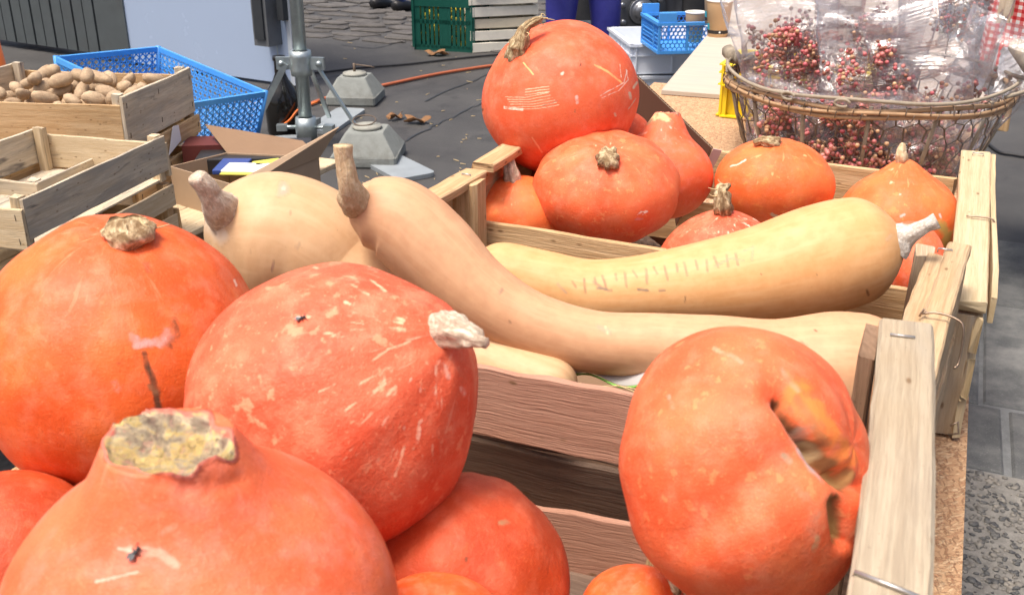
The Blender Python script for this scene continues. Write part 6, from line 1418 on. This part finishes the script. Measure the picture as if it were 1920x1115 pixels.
# ================================================================== RIGHT BACKGROUND
# side table with a gingham cloth
tb0 = U(1925, 0, 3.05)
sx0 = U(1882, 60, 3.05)
sto = thing('side_table', 'side table under the red gingham cloth at the right edge', 'table', (sx0[0] + .5, sx0[1] + .3, 0))
m = MB(); m.box((sx0[0] + .52, sx0[1] + .32, 1.18), .96, .56, .03); m.build('tabletop', WOOD, sto)
for x in (.62, .95):
    for y in (.1, .54): m = MB(); m.box((sx0[0] + x, sx0[1] + y, .58), .05, .05, 1.16); m.build('leg', WOOD_OLD, sto)
def cloth():
    nu, nv = 150, 40; per_ = [(sx0[0] + 1.02, sx0[1] + .62), (sx0[0] + .0, sx0[1] + .62), (sx0[0], sx0[1]), (sx0[0] + 1.02, sx0[1])]
    L = [0]; 
    for a, b in zip(per_[:-1], per_[1:]): L.append(L[-1] + math.hypot(a[0] - b[0], a[1] - b[1]))
    V = []; uvs = []
    for j in range(nv):
        v = j / (nv - 1) * .46
        for i in range(nu):
            s = L[-1] * i / (nu - 1); k = 0 if s < L[1] else (1 if s < L[2] else 2); f = (s - L[k]) / (L[k + 1] - L[k]); x = per_[k][0] * (1 - f) + per_[k + 1][0] * f; y = per_[k][1] * (1 - f) + per_[k + 1][1] * f
            n_ = [(0, 1), (-1, 0), (0, -1)][k]; dlt = (.022 * math.sin(s * 26) + .012 * math.sin(s * 57 + 1)) * min(1, v * 5) + .06 * v
            V.append((x + n_[0] * dlt, y + n_[1] * dlt, 1.20 - v + .01 * math.sin(s * 13))); uvs.append((s, v))
    F = grid_faces(nu, nv); F = [f for f in F.tolist() if f[3] % nu != 0 or True]; F = [f for f in F if not (f[0] % nu == nu - 1)]
    m = MB(); m.add(V, F, [[uvs[i] for i in f] for f in F], True)
    m.add([(per_[1][0], per_[1][1], 1.203), (per_[2][0], per_[2][1], 1.203), (per_[3][0], per_[3][1], 1.203), (per_[0][0], per_[0][1], 1.203)], [(0, 1, 2, 3)], [[(0, 0), (0, .62), (1.02, .62), (1.02, 0)]])
    o = m.build('tablecloth', GINGHAM, None, loc=(sx0[0], sx0[1], 1.2)); o.modifiers.new('t', 'SOLIDIFY').thickness = .0012; tag(o, 'red and white gingham cloth hanging at the right edge of the frame', 'tablecloth')
cloth()
q = U(1882, 28, 2.75); wb = thing('wooden_crate', 'pale crate corner with dark nails left of the gingham cloth', 'crate', q - up * .1)
for dx, nm in ((0, 'corner_post'),): plank(nm, wb, q - up * .02 - XA * .0, q + up * .20, XA, .034, .03, WOOD_PALE, seg=4)
for z in (.0, .06, .12): plank('side_slat', wb, q + XA * .018 + up * (z + .02), q + XA * .018 + YA * .36 + up * (z + .02), up, .045, .008, WOOD_PALE, seg=5)
for z in (0, .06, .12): plank('end_board', wb, q + YA * .02 - XA * .30 + up * (z + .0 + .14), q + YA * .02 - XA * .02 + up * (z + .14), up, .05, .008, WOOD_PALE, seg=4)
for py_ in (14, 38): m = MB(); p = U(1884, py_, 2.733); m.tube([p - RT * .006, p, p + RT * .005 + UP * .006], .0022, 5); m.build('nail', DARKMET, wb)
m = MB(); p = U(1908, 130, 2.2); r = np.random.default_rng(5); V = []; nn_ = 14
for j in range(nn_):
    for i in range(nn_):
        u, v = i / (nn_ - 1) - .5, j / (nn_ - 1) - .5; V.append(p + RT * (u * .085 + .03 * v) + UP * v * .10 - FW * (.012 * math.sin(7 * u + 4 * v) + .004 * r.normal()))
F = [(j * nn_ + i, j * nn_ + i + 1, (j + 1) * nn_ + i + 1, (j + 1) * nn_ + i) for j in range(nn_ - 1) for i in range(nn_ - 1)]
m.add(V, F, None, False); o = m.build('paper_bag', PAPER, None, loc=p); o.modifiers.new('t', 'SOLIDIFY').thickness = .0008; tag(o, 'crumpled white paper sticking out right of the basket grip', 'paper')
q = A(1887, 250, TABLE_Z + .0); m = MB(); o = plank('wood_offcut', None, A(1886, 250, TABLE_Z + .001) + [-.01, .04, .0], A(1886, 250, TABLE_Z + .001) + [-.01, .04, .07], XA, .03, .03, WOOD, seg=2)
o.location = (0, 0, 0); tag(o, 'small upright wood offcut behind the right end of the basket', 'offcut')
bgp = A(1925, 262, 0); m = MB(); V = JV * [.30, .25, .20]; V = V * (1 + .12 * snoise(V, 9, 3, 2))[:, None]; V[:, 2] = np.maximum(V[:, 2], -.14); m.add(V + bgp + [0.3, 0.3, .14], JF, None, True); o = m.build('sack', BLACKCABLE, None, loc=bgp); tag(o, 'black sack lying on the ground at the right edge', 'sack')
cable('power_cable', [(1845, 262), (1872, 284), (1900, 290), (1940, 296)], .008, BLACKCABLE, 'black cable on the asphalt at the right edge beyond the crates')
